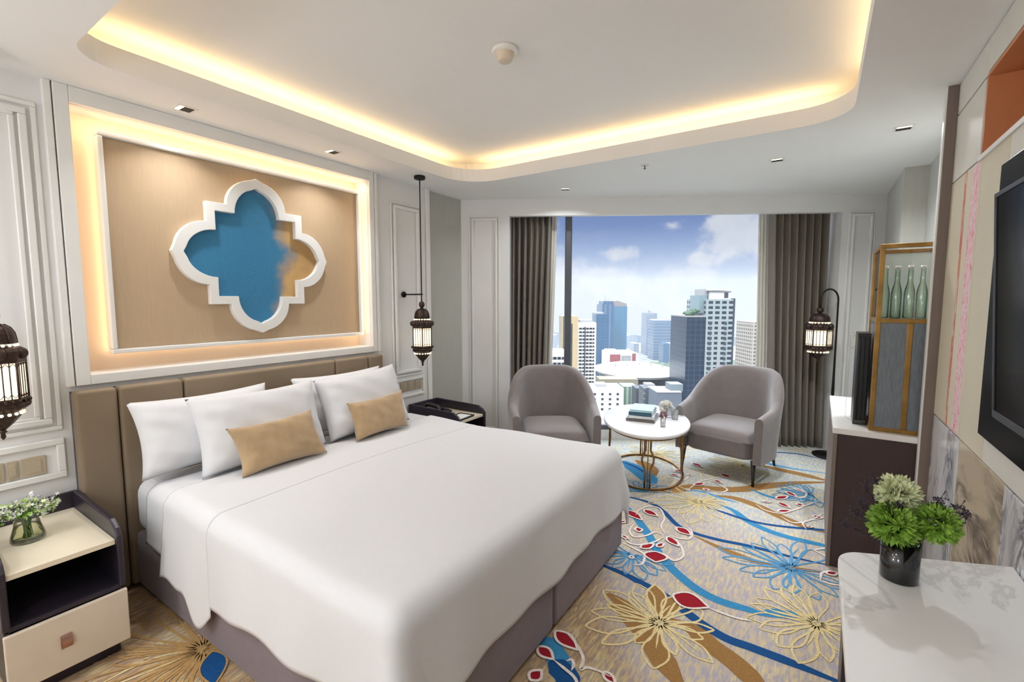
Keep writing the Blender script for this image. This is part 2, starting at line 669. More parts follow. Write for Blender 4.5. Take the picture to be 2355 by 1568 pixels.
DN, LB, OC, CM, WH, RD, BL, GD = 1, 2, 3, 4, 5, 6, 7, 8
for pts, w, mi, z in (
    ([(480, 790), (590, 835), (720, 890), (850, 960), (960, 1020), (1080, 1110), (1200, 1200), (1350, 1290), (1500, 1345), (1700, 1420), (1850, 1480), (2010, 1545), (2200, 1620)], .052, DN, .0008),
    ([(600, 395), (700, 390), (800, 410), (890, 440), (960, 490), (1040, 570), (1140, 620), (1300, 665), (1450, 695), (1600, 730), (1750, 770), (1900, 805), (2050, 835)], .036, DN, .0009),
    ([(1200, 450), (1330, 490), (1500, 545), (1700, 580), (1990, 605), (2100, 610)], .03, DN, .0009),
    ([(600, 390), (700, 440), (760, 500), (850, 620), (930, 760), (1000, 840), (1100, 930), (1200, 1000), (1330, 1060), (1500, 1110), (1600, 1140), (1800, 1165)], .058, LB, .0008),
    ([(1310, 440), (1400, 480), (1480, 540), (1600, 600), (1750, 650), (1990, 705), (2100, 725)], .055, LB, .0008),
    ([(1150, 640), (1300, 710), (1450, 770), (1600, 820), (1800, 850), (2050, 880)], .045, OC, .0006),
    ([(1270, 385), (1400, 400), (1550, 450), (1700, 520), (1850, 580), (2000, 625)], .075, OC, .0006),
    ([(600, 1005), (700, 1080), (770, 1180), (860, 1280), (930, 1400), (1000, 1500), (1080, 1620)], .11, OC, .0006),
    ([(1000, 1170), (1150, 1240), (1250, 1330), (1400, 1440), (1530, 1560), (1620, 1640)], .10, OC, .0006),
    ([(880, 335), (1000, 360), (1130, 330), (1300, 345), (1450, 345), (1600, 325), (1800, 305), (2000, 300)], .10, OC, .0006),
    ([(1560, 190), (1700, 222), (1850, 255), (2000, 292)], .09, OC, .0006),
    ([(1110, 60), (1300, 90), (1480, 140), (1700, 200), (1990, 245)], .05, BL, .0006),
    ([(1400, 75), (1600, 105), (1800, 120), (1990, 160)], .03, DN, .0006),
    ([(700, 165), (780, 215), (850, 270), (900, 310)], .16, LB, .0007),
    ([(690, 170), (780, 205), (870, 262)], .03, DN, .0009),
    ([(780, 160), (860, 200), (900, 260)], .12, OC, .0006),
    ([(1080, 350), (1200, 360), (1330, 405), (1430, 430)], .03, BL, .0007),
    ([(1500, 340), (1640, 395), (1800, 400), (1990, 440)], .04, LB, .0007),
    ([(150, 1290), (220, 1330), (290, 1430), (350, 1560), (380, 1640)], .10, LB, .0007),
    ([(230, 1440), (290, 1480), (345, 1540), (370, 1620)], .10, DN, .0009),
    ([(1580, 1120), (1720, 1130), (1810, 1150)], .05, LB, .0009),
):
    ribbon([cr(*p) for p in pts], w, mi, z)
rndc = random.Random(5)
# big cream flower over the ochre drift, blue flower, cream flower at the desk, pale far flower
c1 = cr(930, 1195)
chrys(c1, 10, .35 * pi, 1.35 * pi, .24, .36, CM, .011, OC, .30, 3)
chrys(c1, 7, 1.35 * pi, 2.35 * pi, .18, .30, CM, .011, OC, .34, 4)
c2 = cr(1765, 845)
chrys(c2, 10, .3 * pi, 1.35 * pi, .26, .40, BL, .010, None, .26, 5)
chrys(c2, 6, 1.35 * pi, 2.1 * pi, .2, .3, BL, .010, None, .3, 6)
c3 = cr(1930, 1200)
chrys(c3, 10, .45 * pi, 1.5 * pi, .26, .38, CM, .010, None, .28, 7)
chrys(c3, 6, 1.5 * pi, 2.3 * pi, .16, .25, CM, .010, None, .3, 8)
c4 = cr(1180, 425)
chrys(c4, 10, .7 * pi, 1.8 * pi, .26, .42, CM, .009, None, .24, 9)
chrys(c4, 6, -.1 * pi, .5 * pi, .1, .2, CM, .010, None, .3, 10)
chrys(cr(760, 760), 10, .9 * pi, 2.1 * pi, .2, .28, BL, .009, None, .3, 11)
chrys(cr(1480, 200), 12, .6 * pi, 1.9 * pi, .2, .35, CM, .012, None, .25, 12)
chrys(cr(900, 120), 10, 0, 2 * pi, .2, .33, CM, .012, None, .25, 14)
chrys(cr(1900, 380), 12, .5 * pi, 1.6 * pi, .2, .32, BL, .010, None, .28, 15)
chrys(cr(820, 365), 10, .2 * pi, 1.1 * pi, .2, .3, BL, .009, None, .3, 16)
# gold flower between nightstand and bed
c5 = onz(468, 1492)
chrys(c5, 17, .75 * pi, 1.95 * pi, .30, .55, GD, .008, None, .16, 13)
chrys(c5, 8, -.1 * pi, .6 * pi, .10, .2, GD, .009, None, .3, 17)
for k in range(22):
    a = 1.0 * pi + rndc.uniform(-.35, .85) * pi
    e = c5 + Vector((cos(a), sin(a), 0)) * rndc.uniform(.35, .7)
    mm = (c5 + e) * .5 + Vector((rndc.uniform(-.05, .05), rndc.uniform(-.05, .05), 0))
    ribbon([c5, mm, e], .008, GD if k % 2 else CM if k % 3 == 0 else GD, .0011, 5)
petal(onz(490, 1500), onz(492, 1580), .45, DN, GD, .008, .0018)
ribbon([onz(20, 1560), onz(60, 1520), onz(110, 1500)], .12, DN, .0008)


def red(a, b, w=.55, lw=.012):
    pa, pb = cr(*a), cr(*b)
    petal(pa, pb, w, RD, WH, lw, .0020)


for a, b, w in (((1015, 1020), (1240, 1100), .75), ((270, 1250), (410, 1370), .5), ((160, 1350), (255, 1430), .6), ((110, 1560), (180, 1500), .8), ((575, 1510), (650, 1590), .5),
                ((720, 480), (820, 545), .42), ((830, 478), (920, 520), .5), ((775, 605), (822, 605), 1.2), ((1040, 590), (1130, 640), .6), ((980, 650), (1050, 710), .5), ((812, 722), (895, 695), .5),
                ((905, 745), (905, 812), 1.1), ((738, 780), (768, 780), 1.0), ((915, 715), (955, 690), .5), ((680, 560), (720, 548), .5), ((690, 640), (730, 665), .5),
                ((1785, 340), (1865, 372), .42), ((1735, 362), (1800, 398), .42), ((1670, 408), (1745, 392), .4), ((1798, 445), (1845, 448), .9), ((1680, 430), (1760, 468), .45), ((1680, 490), (1765, 482), .4),
                ((1900, 520), (1965, 530), .8), ((1868, 585), (1898, 585), .9), ((1580, 425), (1640, 430), .4),
                ((1135, 180), (1205, 208), .42), ((1108, 256), (1136, 256), .9), ((1000, 250), (1060, 268), .45), ((1315, 250), (1390, 275), .5), ((1275, 288), (1330, 312), .45), ((1150, 322), (1215, 308), .45),
                ((1208, 350), (1245, 350), .9), ((1098, 350), (1122, 352), .9), ((1990, 885), (2060, 880), .6), ((1020, 235), (1080, 228), .4)):
    red(a, b, w)
for pts in ([(1240, 1100), (1330, 1135), (1420, 1165), (1520, 1185)], [(330, 1250), (400, 1330), (445, 1420), (430, 1490), (470, 1480), (540, 1500), (620, 1540)], [(255, 1430), (330, 1490), (390, 1545), (420, 1620)],
            [(340, 1440), (370, 1430), (385, 1460), (370, 1500)], [(960, 650), (900, 680), (820, 700), (740, 690), (700, 650)], [(970, 640), (940, 580), (960, 530), (930, 470), (860, 455), (800, 480), (780, 510)],
            [(1000, 650), (1060, 700), (1080, 770), (1020, 800), (960, 760), (900, 740)], [(770, 560), (740, 610), (770, 650), (850, 640), (900, 620), (960, 640)], [(700, 690), (760, 720), (830, 760), (820, 820), (760, 830)],
            [(1100, 580), (1135, 620), (1120, 660), (1060, 660), (990, 640)], [(1540, 440), (1600, 480), (1700, 500), (1780, 480), (1860, 450), (1940, 420)], [(1700, 520), (1780, 560), (1880, 545), (1970, 500)],
            [(1740, 350), (1800, 345), (1860, 370), (1840, 400), (1760, 400)], [(1860, 600), (1840, 560), (1900, 540), (1960, 545)], [(1250, 290), (1330, 330), (1360, 350), (1320, 365), (1230, 350)],
            [(1110, 350), (1180, 300), (1260, 280), (1340, 265)], [(1000, 270), (1080, 290), (1120, 255)], [(1950, 930), (1960, 880), (2010, 870), (2080, 890)], [(1955, 930), (2020, 950), (2090, 960)],
            [(1900, 730), (1960, 760), (2010, 790)], [(1900, 735), (1960, 725), (2010, 720)]):
    ribbon([cr(*p) for p in pts], .014, WH, .0018)
floor = struct(fl.build('floor', CARPET))

# ---- ceiling with its recessed tray and light cove
TRAY = 2.715
TX0, TX1, TY0, TY1 = -2.615, .105, .65, 3.25
ce = MB()
inner = rrect(TX0, TX1, TY0, TY1, (.24, .32, .17, .2), 10)
cx, cy = (TX0 + TX1) / 2, (TY0 + TY1) / 2
ox0, ox1, oy0, oy1 = -3.35, .85, YB - .1, 6.6


def outhit(p):
    dx, dy = p[0] - cx, p[1] - cy
    t = min((ox1 - cx) / dx if dx > 1e-9 else 1e9, (ox0 - cx) / dx if dx < -1e-9 else 1e9, (oy1 - cy) / dy if dy > 1e-9 else 1e9, (oy0 - cy) / dy if dy < -1e-9 else 1e9)
    den = dx * Nw.x + dy * Nw.y
    if den > 1e-9:          # stop at the window wall
        t = min(t, (.065 - ((cx - P0.x) * Nw.x + (cy - P0.y) * Nw.y)) / den)
    return (cx + dx * t, cy + dy * t)


loop = list(inner)
WCR = P0 + U * ((ox1 - P0.x) / U.x) + Nw * .065
WCL = P0 + U * ((ox0 - P0.x) / U.x) + Nw * .065
for c_ in ((WCR.x, WCR.y), (WCL.x, WCL.y), (ox0, oy0), (ox1, oy0)):
    a = atan2(c_[1] - cy, c_[0] - cx)
    for i in range(len(loop)):
        p, q = loop[i], loop[(i + 1) % len(loop)]
        a1, a2 = atan2(p[1] - cy, p[0] - cx), atan2(q[1] - cy, q[0] - cx)
        d1 = (a - a1) % (2 * pi)
        d2 = (a2 - a1) % (2 * pi)
        if d1 < d2 < pi and d1 > 1e-6:
            # point of the segment p-q seen under angle a
            ex, ey = q[0] - p[0], q[1] - p[1]
            den = ex * sin(a) - ey * cos(a)
            t = ((cx - p[0]) * sin(a) - (cy - p[1]) * cos(a)) / den
            loop.insert(i + 1, (p[0] + ex * t, p[1] + ey * t))
            break
n = len(loop)


def grow(p, o):
    # the same outline pushed outward by o
    x = TX0 - o + (p[0] - TX0) * (TX1 - TX0 + 2 * o) / (TX1 - TX0)
    y = TY0 - o + (p[1] - TY0) * (TY1 - TY0 + 2 * o) / (TY1 - TY0)
    return x, y


rows = [[outhit(p) + (CEIL,) for p in loop], [p + (CEIL,) for p in loop], [p + (2.6,) for p in loop], [grow(p, .02) + (2.6,) for p in loop], [grow(p, .02) + (2.585,) for p in loop],
        [grow(p, .2) + (2.585,) for p in loop], [grow(p, .2) + (TRAY,) for p in loop]]
vs = [q for r in rows for q in r]
fs = [(i * n + k, i * n + (k + 1) % n, (i + 1) * n + (k + 1) % n, (i + 1) * n + k) for i in range(len(rows) - 1) for k in range(n)]
ce.add(vs, fs, 0)
ce.add([grow(p, .2) + (TRAY,) for p in loop], [tuple(range(n))], 0)
ce.prism([(ox0, oy0), (ox1 + .2, oy0), (ox1 + .2, WCR.y + .45), (ox0, WCL.y + .35)], 2.95, 3.0, lambda a, b_, z: (a, b_, z))
ceiling = struct(ce.build('ceiling', M['ceiling']))

# ---- left wall with the niche behind the bed
NY0, NY1, NZ0, NZ1 = .739, 2.475, 1.135, 2.425
wl = MB()
wl.box(XL - .3, XL, YB - .1, NY0, 0, 2.95).box(XL - .3, XL, NY1, 3.16, 0, 2.95).box(XL - .3, XL, NY0, NY1, 0, NZ0).box(XL - .3, XL, NY0, NY1, NZ1, 2.95)
wl.box(XL - .3, XL - .14, NY0, NY1, NZ0, NZ1, 1)
wl.box(XL - .3, XL - .05, 3.16, 3.9, 0, 2.95, 2)
wall_left = struct(wl.build('wall_left', [M['wall'], M['niche_back'], M['grey_wall']]))


def frame_x(mb, x0, x1, ya, yb, za, zb, w, mi=0):
    """flat rectangular frame on a wall facing +x"""
    mb.box(x0, x1, ya, yb, zb - w, zb, mi).box(x0, x1, ya, yb, za, za + w, mi).box(x0, x1, ya, ya + w, za + w, zb - w, mi).box(x0, x1, yb - w, yb, za + w, zb - w, mi)


b = MB()
b.box(XL, XL + .028, .65, .679, 1.085, 2.5).box(XL, XL + .028, .684, NY0, 1.085, 2.5).box(XL, XL + .028, NY1, 2.52, 1.085, 2.5).box(XL, XL + .028, 2.525, 2.555, 1.085, 2.5)
b.box(XL, XL + .028, NY0, NY1, 1.085, NZ0).box(XL, XL + .028, NY0, NY1, NZ1, 2.5)
struct(b.build('trim_1', M['white_trim'], bevel=.004))
b = MB()
for w_, q, pr_ in ((.02, 0, .010), (.028, .034, .017)):
    frame_x(b, XL, XL + pr_, -.6 + q, .628 - q, .885 + q, 2.385 - q, w_)
frame_x(b, XL, XL + .012, -.55, .555, .94, 2.33, .02)
frame_x(b, XL, XL + .016, -.6, .628, .655, .845, .03)
struct(b.build('trim_2', M['white_trim'], bevel=.006, seg=3))
b = MB()
for w_, q, pr_ in ((.018, 0, .012), (.026, .03, .024)):
    frame_x(b, XL, XL + pr_, 2.70 + q, 3.05 - q, .835 + q, 2.32 - q, w_)
frame_x(b, XL, XL + .014, 2.70, 3.07, .645, .815, .024)
b.box(XL, XL + .02, 3.115, 3.16, 0, 2.5)
struct(b.build('trim_3', M['white_trim'], bevel=.006, seg=3))
b = MB()
b.box(XL, XL + .018, YB, .64, 0, .1).box(XL, XL + .018, 2.53, 3.11, 0, .1)
struct(b.build('baseboard_left', M['white_trim'], bevel=.004))

# ---- window wall
b = MB()
OS0, OS1, OZ = .498, 3.68, 2.335
b.box(-.5, OS0, 0, .4, 0, 2.95, X=WW).box(OS1, 4.75, 0, .4, 0, 2.95, X=WW).box(OS0, OS1, 0, .07, OZ, 2.95, X=WW).box(OS0, OS1, .07, .40, 2.62, 2.95, X=WW).box(OS0, OS1, .26, .36, -.02, .10, X=WW)
wall_window = struct(b.build('wall_back', M['wall']))
b = MB()
for s0, s1, z0, z1 in ((.087, .402, .14, 2.34), (3.74, 3.985, .14, 2.345)):
    for w_, q, pr_ in ((.016, 0, .010), (.022, .028, .02)):
        a0, a1, c0, c1_ = s0 + q, s1 - q, z0 + q, z1 - q
        b.box(a0, a1, -pr_, 0, c1_ - w_, c1_, X=WW).box(a0, a1, -pr_, 0, c0, c0 + w_, X=WW).box(a0, a0 + w_, -pr_, 0, c0 + w_, c1_ - w_, X=WW).box(a1 - w_, a1, -pr_, 0, c0 + w_, c1_ - w_, X=WW)
struct(b.build('trim_4', M['white_trim'], bevel=.005, seg=3))
b = MB()
b.box(3.70, 4.06, -.016, 0, 0, .115, X=WW)
struct(b.build('baseboard_back', M['espresso'], bevel=.003))
b = MB()
b.box(OS0, OS1, .28, .34, .10, .15, X=WW).box(OS0, OS1, .28, .34, 2.57, 2.62, X=WW).box(OS0, OS0 + .05, .28, .34, .15, 2.57, X=WW).box(OS1 - .05, OS1, .28, .34, .15, 2.57, X=WW)
window = struct(b.build('window_1', M['frame_grey'], bevel=.004))
MB().box(1.066, 1.138, .27, .35, .15, 2.57, X=WW).build('mullion', M['frame_grey'], window, bevel=.012)
MB().box(OS0 + .05, 1.066, .308, .314, .15, 2.57, X=WW).build('window_pane', M['pane'], window)
MB().box(1.138, OS1 - .05, .308, .314, .15, 2.57, X=WW).build('window_pane', M['pane'], window)

# ---- right wall: column by the window, recess, media wall
b = MB()
b.box(.489, .9, 4.667, 6.4, 0, 2.95, 1).box(.634, .9, 3.05, 4.667, 0, 2.95, 0)
b.box(.502, .9, YB - .1, 3.03, 0, 2.052, 2).box(.502, .9, YB - .1, 3.03, 2.358, 2.95, 2).box(.502, .9, 2.565, 3.03, 2.052, 2.358, 2).box(.502, .9, YB - .1, 1.0, 2.052, 2.358, 2).box(.80, .9, 1.0, 2.565, 2.052, 2.358, 2)
wall_right = struct(b.build('wall_right', [M['greygreen_wall'], M['greygreen_wall'], M['groove']]))
MB().box(.4905, .6335, 4.655, 4.668, .0, 2.5).build('column_face', M['grey_wall'], wall_right)
b = MB()   # orange lacquer lining of the open shelf
b.box(.497, .80, 1.0, 2.56, 2.045, 2.058).box(.497, .80, 1.0, 2.56, 2.352, 2.365).box(.497, .80, 2.552, 2.565, 2.058, 2.352).box(.79, .80, 1.0, 2.552, 2.058, 2.352)
b.build('open_shelf_lining', M['orange'], wall_right)
MB().box(.488, .499, 1.0, 2.56, 2.038, 2.056).build('shelf_edge', M['white_trim'], wall_right)
g = .003
for nm, m_, ya, yb, za, zb in (('wall_panel', 'white_panel', 2.56, 3.02, 2.36, 2.495), ('wall_panel', 'white_panel', .8, 2.555, 2.37, 2.495), ('wall_panel', 'white_panel', 2.572, 3.02, 2.05, 2.352),
                              ('printed_panel', 'print', 2.53, 3.02, .945, 2.044), ('wall_panel', 'cream_panel', 2.21, 2.524, .945, 2.038), ('wall_panel', 'white_panel', .2, 2.203, .945, 2.038),
                              ('marble_panel', 'marble_grey', 2.53, 3.02, 0, .938), ('marble_panel', 'marble_brown', 1.97, 2.524, 0, .938), ('marble_panel', 'marble_grey', .2, 1.966, 0, .938), ('wall_panel', 'white_panel', -1.7, .194, 0, 2.5)):
    MB().box(XR if 'brown' not in m_ else XR + .004, .506, ya, yb, za, zb).build(nm, M[m_], wall_right, bevel=.0025)
MB().box(.456, .64, 3.026, 3.066, 0, 2.5).build('pillar_strip', M['taupe_strip'], wall_right, bevel=.003)
MB().box(.450, .4565, 3.030, 3.068, 0, 2.5).build('pillar_edge', M['white_trim'], wall_right, bevel=.001)
b = MB()
b.box(-3.4, 1.0, YB - .25, YB, 0, 2.95)
struct(b.build('wall_front', M['wall']))

# ================================================================== WALL ART
art = thing('wall_art', 'large tan upholstered wall panel with a white framed blue quatrefoil in its lit niche', 'wall art', (XL - .05, 1.64, 1.22))
b = MB()
ay0, ay1, az0, az1 = .848, 2.437, 1.222, 2.345
frame_x(b, XL - .095, XL - .035, ay0, ay1, az0, az1, .024)
b.build('frame', M['white_trim'], art, True, bevel=.006)
QC = (1.622, 1.777)


def quat(R, step, h, sq, apex):
    """quatrefoil outline: four pointed lobes joined by square steps. lobe half-width h, step corner at (step,step)"""
    arm = [(h, step)]
    H = R - step
    for k in range(1, 9):            # round arch drawn up to a small point
        t = k / 8 * .86 * pi / 2
        arm.append((h * cos(t), step + H * .93 * sin(t)))
    arm.append((0, R))
    half = arm + [(-x, y) for x, y in reversed(arm[:-1])]
    out = []
    # start right lobe ... go anticlockwise: top, left, bottom, right
    for k in range(4):
        a = k * pi / 2
        out += [(x * cos(a) - y * sin(a), x * sin(a) + y * cos(a)) for x, y in half]
        px_, py_ = -step, step
        out.append((px_ * cos(a) - py_ * sin(a), px_ * sin(a) + py_ * cos(a)))
    return out


def XA(a, b_, t):
    return (t, QC[0] + a, QC[1] + b_)


qo = quat(.489, .302, .186, 0, 0)
qi = quat(.428, .253, .140, 0, 0)
# the panel itself has the quatrefoil cut out: ring between a rectangle and the outline
rect = []
for (x, y) in qo:
    t = min((.80 if x > 0 else .80) / abs(x) if abs(x) > 1e-6 else 1e9, .56 / abs(y) if abs(y) > 1e-6 else 1e9)
    rect.append((x * t, y * t))
b = MB()
py0, py1, pz0, pz1 = ay0 + .024, ay1 - .024, az0 + .024, az1 - .024


def clampmap(p):
    y = max(py0, min(py1, QC[0] + p[0] * 1.2)) - QC[0]
    z = max(pz0, min(pz1, QC[1] + p[1] * 1.2)) - QC[1]
    return (y, z)


# four flat slabs would show joints, so the face is a plain slab set just behind the raised quatrefoil frame
b.box(XL - .094, XL - .056, py0, py1, pz0, pz1)
b.build('upholstered_panel', M['tan_panel'], art, True, bevel=.004)
MB().ring(qo, qi, XL - .056, XL - .02, XA).build('quatrefoil_frame', M['white_trim'], art, True, bevel=.003)
qm = [((a[0] + c_[0]) / 2, (a[1] + c_[1]) / 2) for a, c_ in zip(qo, qi)]
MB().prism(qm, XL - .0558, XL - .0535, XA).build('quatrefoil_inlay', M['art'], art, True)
MB().box(XL - .06, XL - .0565, QC[0] - .0015, QC[0] + .0015, pz0, QC[1] - .49).build('panel_seam', M['groove'], art, True)

# ================================================================== BED
BX0, BX1, BY0, BY1, BZ = -2.89, -.935, .845, 2.62, .6
bed = thing('bed', 'king size bed with lilac grey twin bases below the white bedding', 'bed', (-1.9, 1.73, 0))
MB().box(BX0, BX1 + .005, BY0, 1.749, .02, .31).build('bed_base', M['bed_base'], bed, True, bevel=.02, seg=3)
MB().box(BX0, BX1 + .005, 1.757, BY1, .02, .31).build('bed_base', M['bed_base'], bed, True, bevel=.02, seg=3)
for x in (-2.7, -1.15):
    for y in (1.0, 1.6, 1.9, 2.45):
        MB().lathe([(.02, 0), (.025, .025)], (x, y, 0), 12).build('foot', M['black_plastic'], bed, True)
mt = MB().box(BX0, BX1 - .02, BY0 + .0, BY1 - .0, .312, BZ - .006)
mt.build('mattress', M['linen'], bed, True, bevel=.075, seg=6)

EX, EYL, EYR, ZT, RR = -.94, .83, 2.61, .612, .075


def fall(d, r=RR, flare=.06):
    if d < r * pi / 2:
        return r * sin(d / r), r * (1 - cos(d / r))
    e = d - r * pi / 2
    return r + e * flare, r + e


def drape(s, t, off=0., rip=.0):
    """cloth point s along the bed, t across it; beyond the edges the cloth hangs"""
    ix, il, ir = EX - RR, EYL + RR, EYR - RR
    dx = max(0., s - ix)
    dl, dr = max(0., il - t), max(0., t - ir)
    dy, sg = (dl, -1) if dl > 0 else (dr, 1)
    by = il if dl > 0 else ir if dr > 0 else t
    bx = min(s, ix)
    R = hypot(dx, dy)
    puff = .012 * sin(3.1 * (s + 2.6)) * sin(2.2 * (t - .7)) + .004 * sin(9 * s + 4 * t)
    z0 = ZT + off + (puff if R < .05 else puff * max(0, 1 - R / .2))
    if R < 1e-9:
        return Vector((s, t, z0))
    a = atan2(dy, dx) if (dx > 0 or dy > 0) else 0
    o, dn = fall(R)
    corner = sin(2 * a) ** 2 if (dx > 0 and dy > 0) else 0
    k = 1 + corner * .42 * min(1, R / .35)
    wob = rip * min(1, max(0, R - .15) / .3) * (sin(7.5 * s + 1.1) * .6 + sin(17 * s + t) * .4 if dy > 0 else sin(8 * t) * .6 + sin(19 * t) * .4)
    o = (o + off + wob) * k
    dn = min(dn, .575)
    dn *= 1 - .10 * corner
    return Vector((bx + o * cos(a), by + sg * o * sin(a), z0 - dn))


def duvet_grid(s0, s1, hemL, hemR, ns, nt_, off, rip):
    b = MB()

    def fn(u, v):
        s = s0 + (s1 - s0) * u
        # hem lengths vary along the bed
        t0 = EYL + RR - hemL(s)
        t1 = EYR - RR + hemR(s)
        # denser rows near the edges
        t = t0 + (t1 - t0) * v
        return drape(s, t, off, rip)
    b.grid(fn, ns, nt_)
    return b


duvet = duvet_grid(-2.42, EX - RR + .40, lambda s: .40 + .02 * sin(5.2 * s) + .012 * sin(12 * s), lambda s: .40 + .02 * sin(6 * s), 110, 160, .012, .018)
dv = duvet.build('duvet', M['linen'])
sd = dv.modifiers.new('thick', 'SOLIDIFY'); sd.thickness = .014; sd.offset = -1
tag(dv, 'big smooth white duvet spread over the king size bed', 'duvet')
fold = duvet_grid(-2.44, -2.02, lambda s: .425 + .10 * math.exp(-((s + 2.10) / .10) ** 2) + .012 * sin(32 * s), lambda s: .44, 40, 160, .0135, .020)
sheet = duvet_grid(-2.66, -2.40, lambda s: .33, lambda s: .33, 12, 140, .004, .006)
sh = sheet.build('top_sheet', M['linen'], bed, True)
sd = sh.modifiers.new('thick', 'SOLIDIFY'); sd.thickness = .003; sd.offset = -1
fo = fold.build('folded_edge', M['linen'], dv)
sd = fo.modifiers.new('thick', 'SOLIDIFY'); sd.thickness = .003; sd.offset = -1


def pillow(name, m_, bl, br, tl, tr, T, label, cat, group, pinch=.075, seed=1, wr=.010):
    """stuffed cushion between four corners, thickness T, pinched in along its seams"""
    bl, br, tl, tr = map(Vector, (bl, br, tl, tr))
    c = (bl + br + tl + tr) / 4
    nrm = ((br - bl).cross(tl - bl)).normalized()
    rnd = random.Random(seed)
    ph = [rnd.uniform(0, 6.28) for _ in range(8)]
    N = 36
    b = MB()
    for side in (1, -1):
        def fn(u, v):
            x, y = 2 * u - 1, 2 * v - 1
            # seams bow inwards between the corners
            xx = x * (1 - pinch * (1 - y * y) * abs(x) ** 2)
            yy = y * (1 - pinch * 1.3 * (1 - x * x) * abs(y) ** 2)
            U_, V_ = (xx + 1) / 2, (yy + 1) / 2
            p = bl * (1 - U_) * (1 - V_) + br * U_ * (1 - V_) + tl * (1 - U_) * V_ + tr * U_ * V_
            e = max(0, (1 - x ** 4)) * max(0, (1 - y ** 4))
            h = T / 2 * e ** .55
            edge = (abs(x) ** 3 + abs(y) ** 3)
            h += wr * e ** .6 * (sin(9 * x + 5 * y + ph[0]) * sin(4 * y + ph[1]) * .5 + sin(15 * y + 5 * x + 2 * sin(3 * x + ph[4]) + ph[2]) * .45 * edge + sin(19 * x - 8 * y + ph[3]) * .3 * edge)
            return p + nrm * h * side
        b.grid(fn, N, N)
    o = b.build(name, m_)
    import bmesh
    bm = bmesh.new(); bm.from_mesh(o.data)
    bmesh.ops.remove_doubles(bm, verts=bm.verts, dist=.0006)
    bmesh.ops.recalc_face_normals(bm, faces=bm.faces)
    bm.to_mesh(o.data); bm.free()
    return tag(o, label, cat, group)


PG = 'white bed pillows'
pillow('pillow', M['linen'], (-2.66, .815, .635), (-2.66, 1.50, .635), (-2.80, .815, 1.0), (-2.80, 1.50, 1.0), .17, 'back white pillow at the near nightstand end, partly behind another pillow', 'pillow', PG, seed=1)
pillow('pillow', M['linen'], (-2.66, 1.66, .635), (-2.66, 2.36, .635), (-2.80, 1.66, 1.0), (-2.80, 2.38, 1.0), .15, 'back white pillow almost hidden, only its top edge showing in the middle', 'pillow', PG, seed=2)
pillow('pillow', M['linen'], (-2.46, .99, .63), (-2.46, 1.675, .63), (-2.625, 1.0, 1.005), (-2.625, 1.70, 1.005), .19, 'front white pillow behind the larger-looking nearer gold cushion', 'pillow', PG, seed=3)
pillow('pillow', M['linen'], (-2.46, 1.70, .63), (-2.46, 2.36, .63), (-2.625, 1.705, .995), (-2.625, 2.36, 1.03), .19, 'front white pillow behind the gold cushion on the telephone side', 'pillow', PG, seed=4)
pillow('cushion', M['velvet_gold'], (-2.30, 1.10, .635), (-2.30, 1.57, .635), (-2.42, 1.09, .865), (-2.42, 1.555, .875), .12, 'gold velvet cushion nearer the camera, leaning on a white pillow', 'cushion', 'gold velvet cushions', .10, 5, .006)
pillow('cushion', M['velvet_gold'], (-2.33, 1.79, .635), (-2.33, 2.22, .635), (-2.44, 1.81, .855), (-2.44, 2.27, .87), .12, 'gold velvet cushion on the window side of the bed', 'cushion', 'gold velvet cushions', .10, 6, .006)

hb = thing('headboard', 'wide taupe leather headboard of stitched upright panels behind the pillows', 'headboard', (-2.95, 1.58, 0))
ys = [.655, .82, 1.108, 2.072, 2.368, 2.515]
for a, c_ in zip(ys[:-1], ys[1:]):
    MB().box(-2.975, -2.9, a + .002, c_ - .002, 0.02, 1.068).build('headboard_panel', M['headboard'], hb, True, bevel=.018, seg=4)
MB().box(-2.998, -2.97, .66, 2.51, 0, 1.06).build('backing_board', M['dark_leather'], hb, True)

# ================================================================== NIGHTSTANDS
def nightstand(loc, label):
    t = thing('nightstand', label, 'nightstand', loc, 0, 'nightstands')
    w, d = .352, .57      # along y, along x (local origin at wall-side near corner, front at +x)
    MB().box(0, d - .03, .02, w - .02, 0, .055).build('plinth', M['dark_leather'], t)
    b = MB().box(0, d, 0, w, .055, .09).box(0, d, 0, .016, .09, .47).box(0, d, w - .016, w, .09, .47).box(0, .015, 0, w, .09, .47)
    b.box(0, d, 0, w, .288, .308)
    b.build('carcass', M['dark_leather'], t, bevel=.004)
    b = MB()
    # raised rim: back and both sides, sides sloping down to the front
    for y0, y1 in ((-.004, .018), (w - .018, w + .004)):
        poly = [(-.0, .30), (d + .012, .30), (d + .012, .52), (d - .01, .548), (d - .06, .575), (.02, .585), (0, .575)]
        b.prism(poly, y0, y1, lambda a, c_, tt: (a, tt, c_))
    b.box(-.004, .018, 0, w, .30, .583)
    b.build('rim', M['dark_leather'], t, bevel=.006, seg=3)
    MB().box(.018, d - .004, .018, w - .018, .482, .505).build('table_top', M['cream_top'], t, bevel=.003)
    dr = MB().box(d - .0, d + .018, -.004, w + .004, .062, .286).build('drawer', M['cream_leather'], t, bevel=.004)
    b = MB()
    b.box(d + .018, d + .021, w / 2 - .035, w / 2 + .0, .15, .20)
    b.grid(lambda u, v: (d + .020 + .012 * sin(pi * u) * 1.0, w / 2 - .018 + .017 * (2 * v - 1) * (1 - .15 * u), .205 - .055 * u), 10, 8)
    b.build('handle', M['rose_metal'], dr, bevel=.002)
    return t


ns1 = nightstand((-2.975, .300, 0), 'dark nightstand with cream top and drawer beside the near side of the bed')
ns2 = copy_thing(ns1, (-2.985, 2.86, 0), 0, 'dark nightstand with telephone, beyond the bed near the corner')

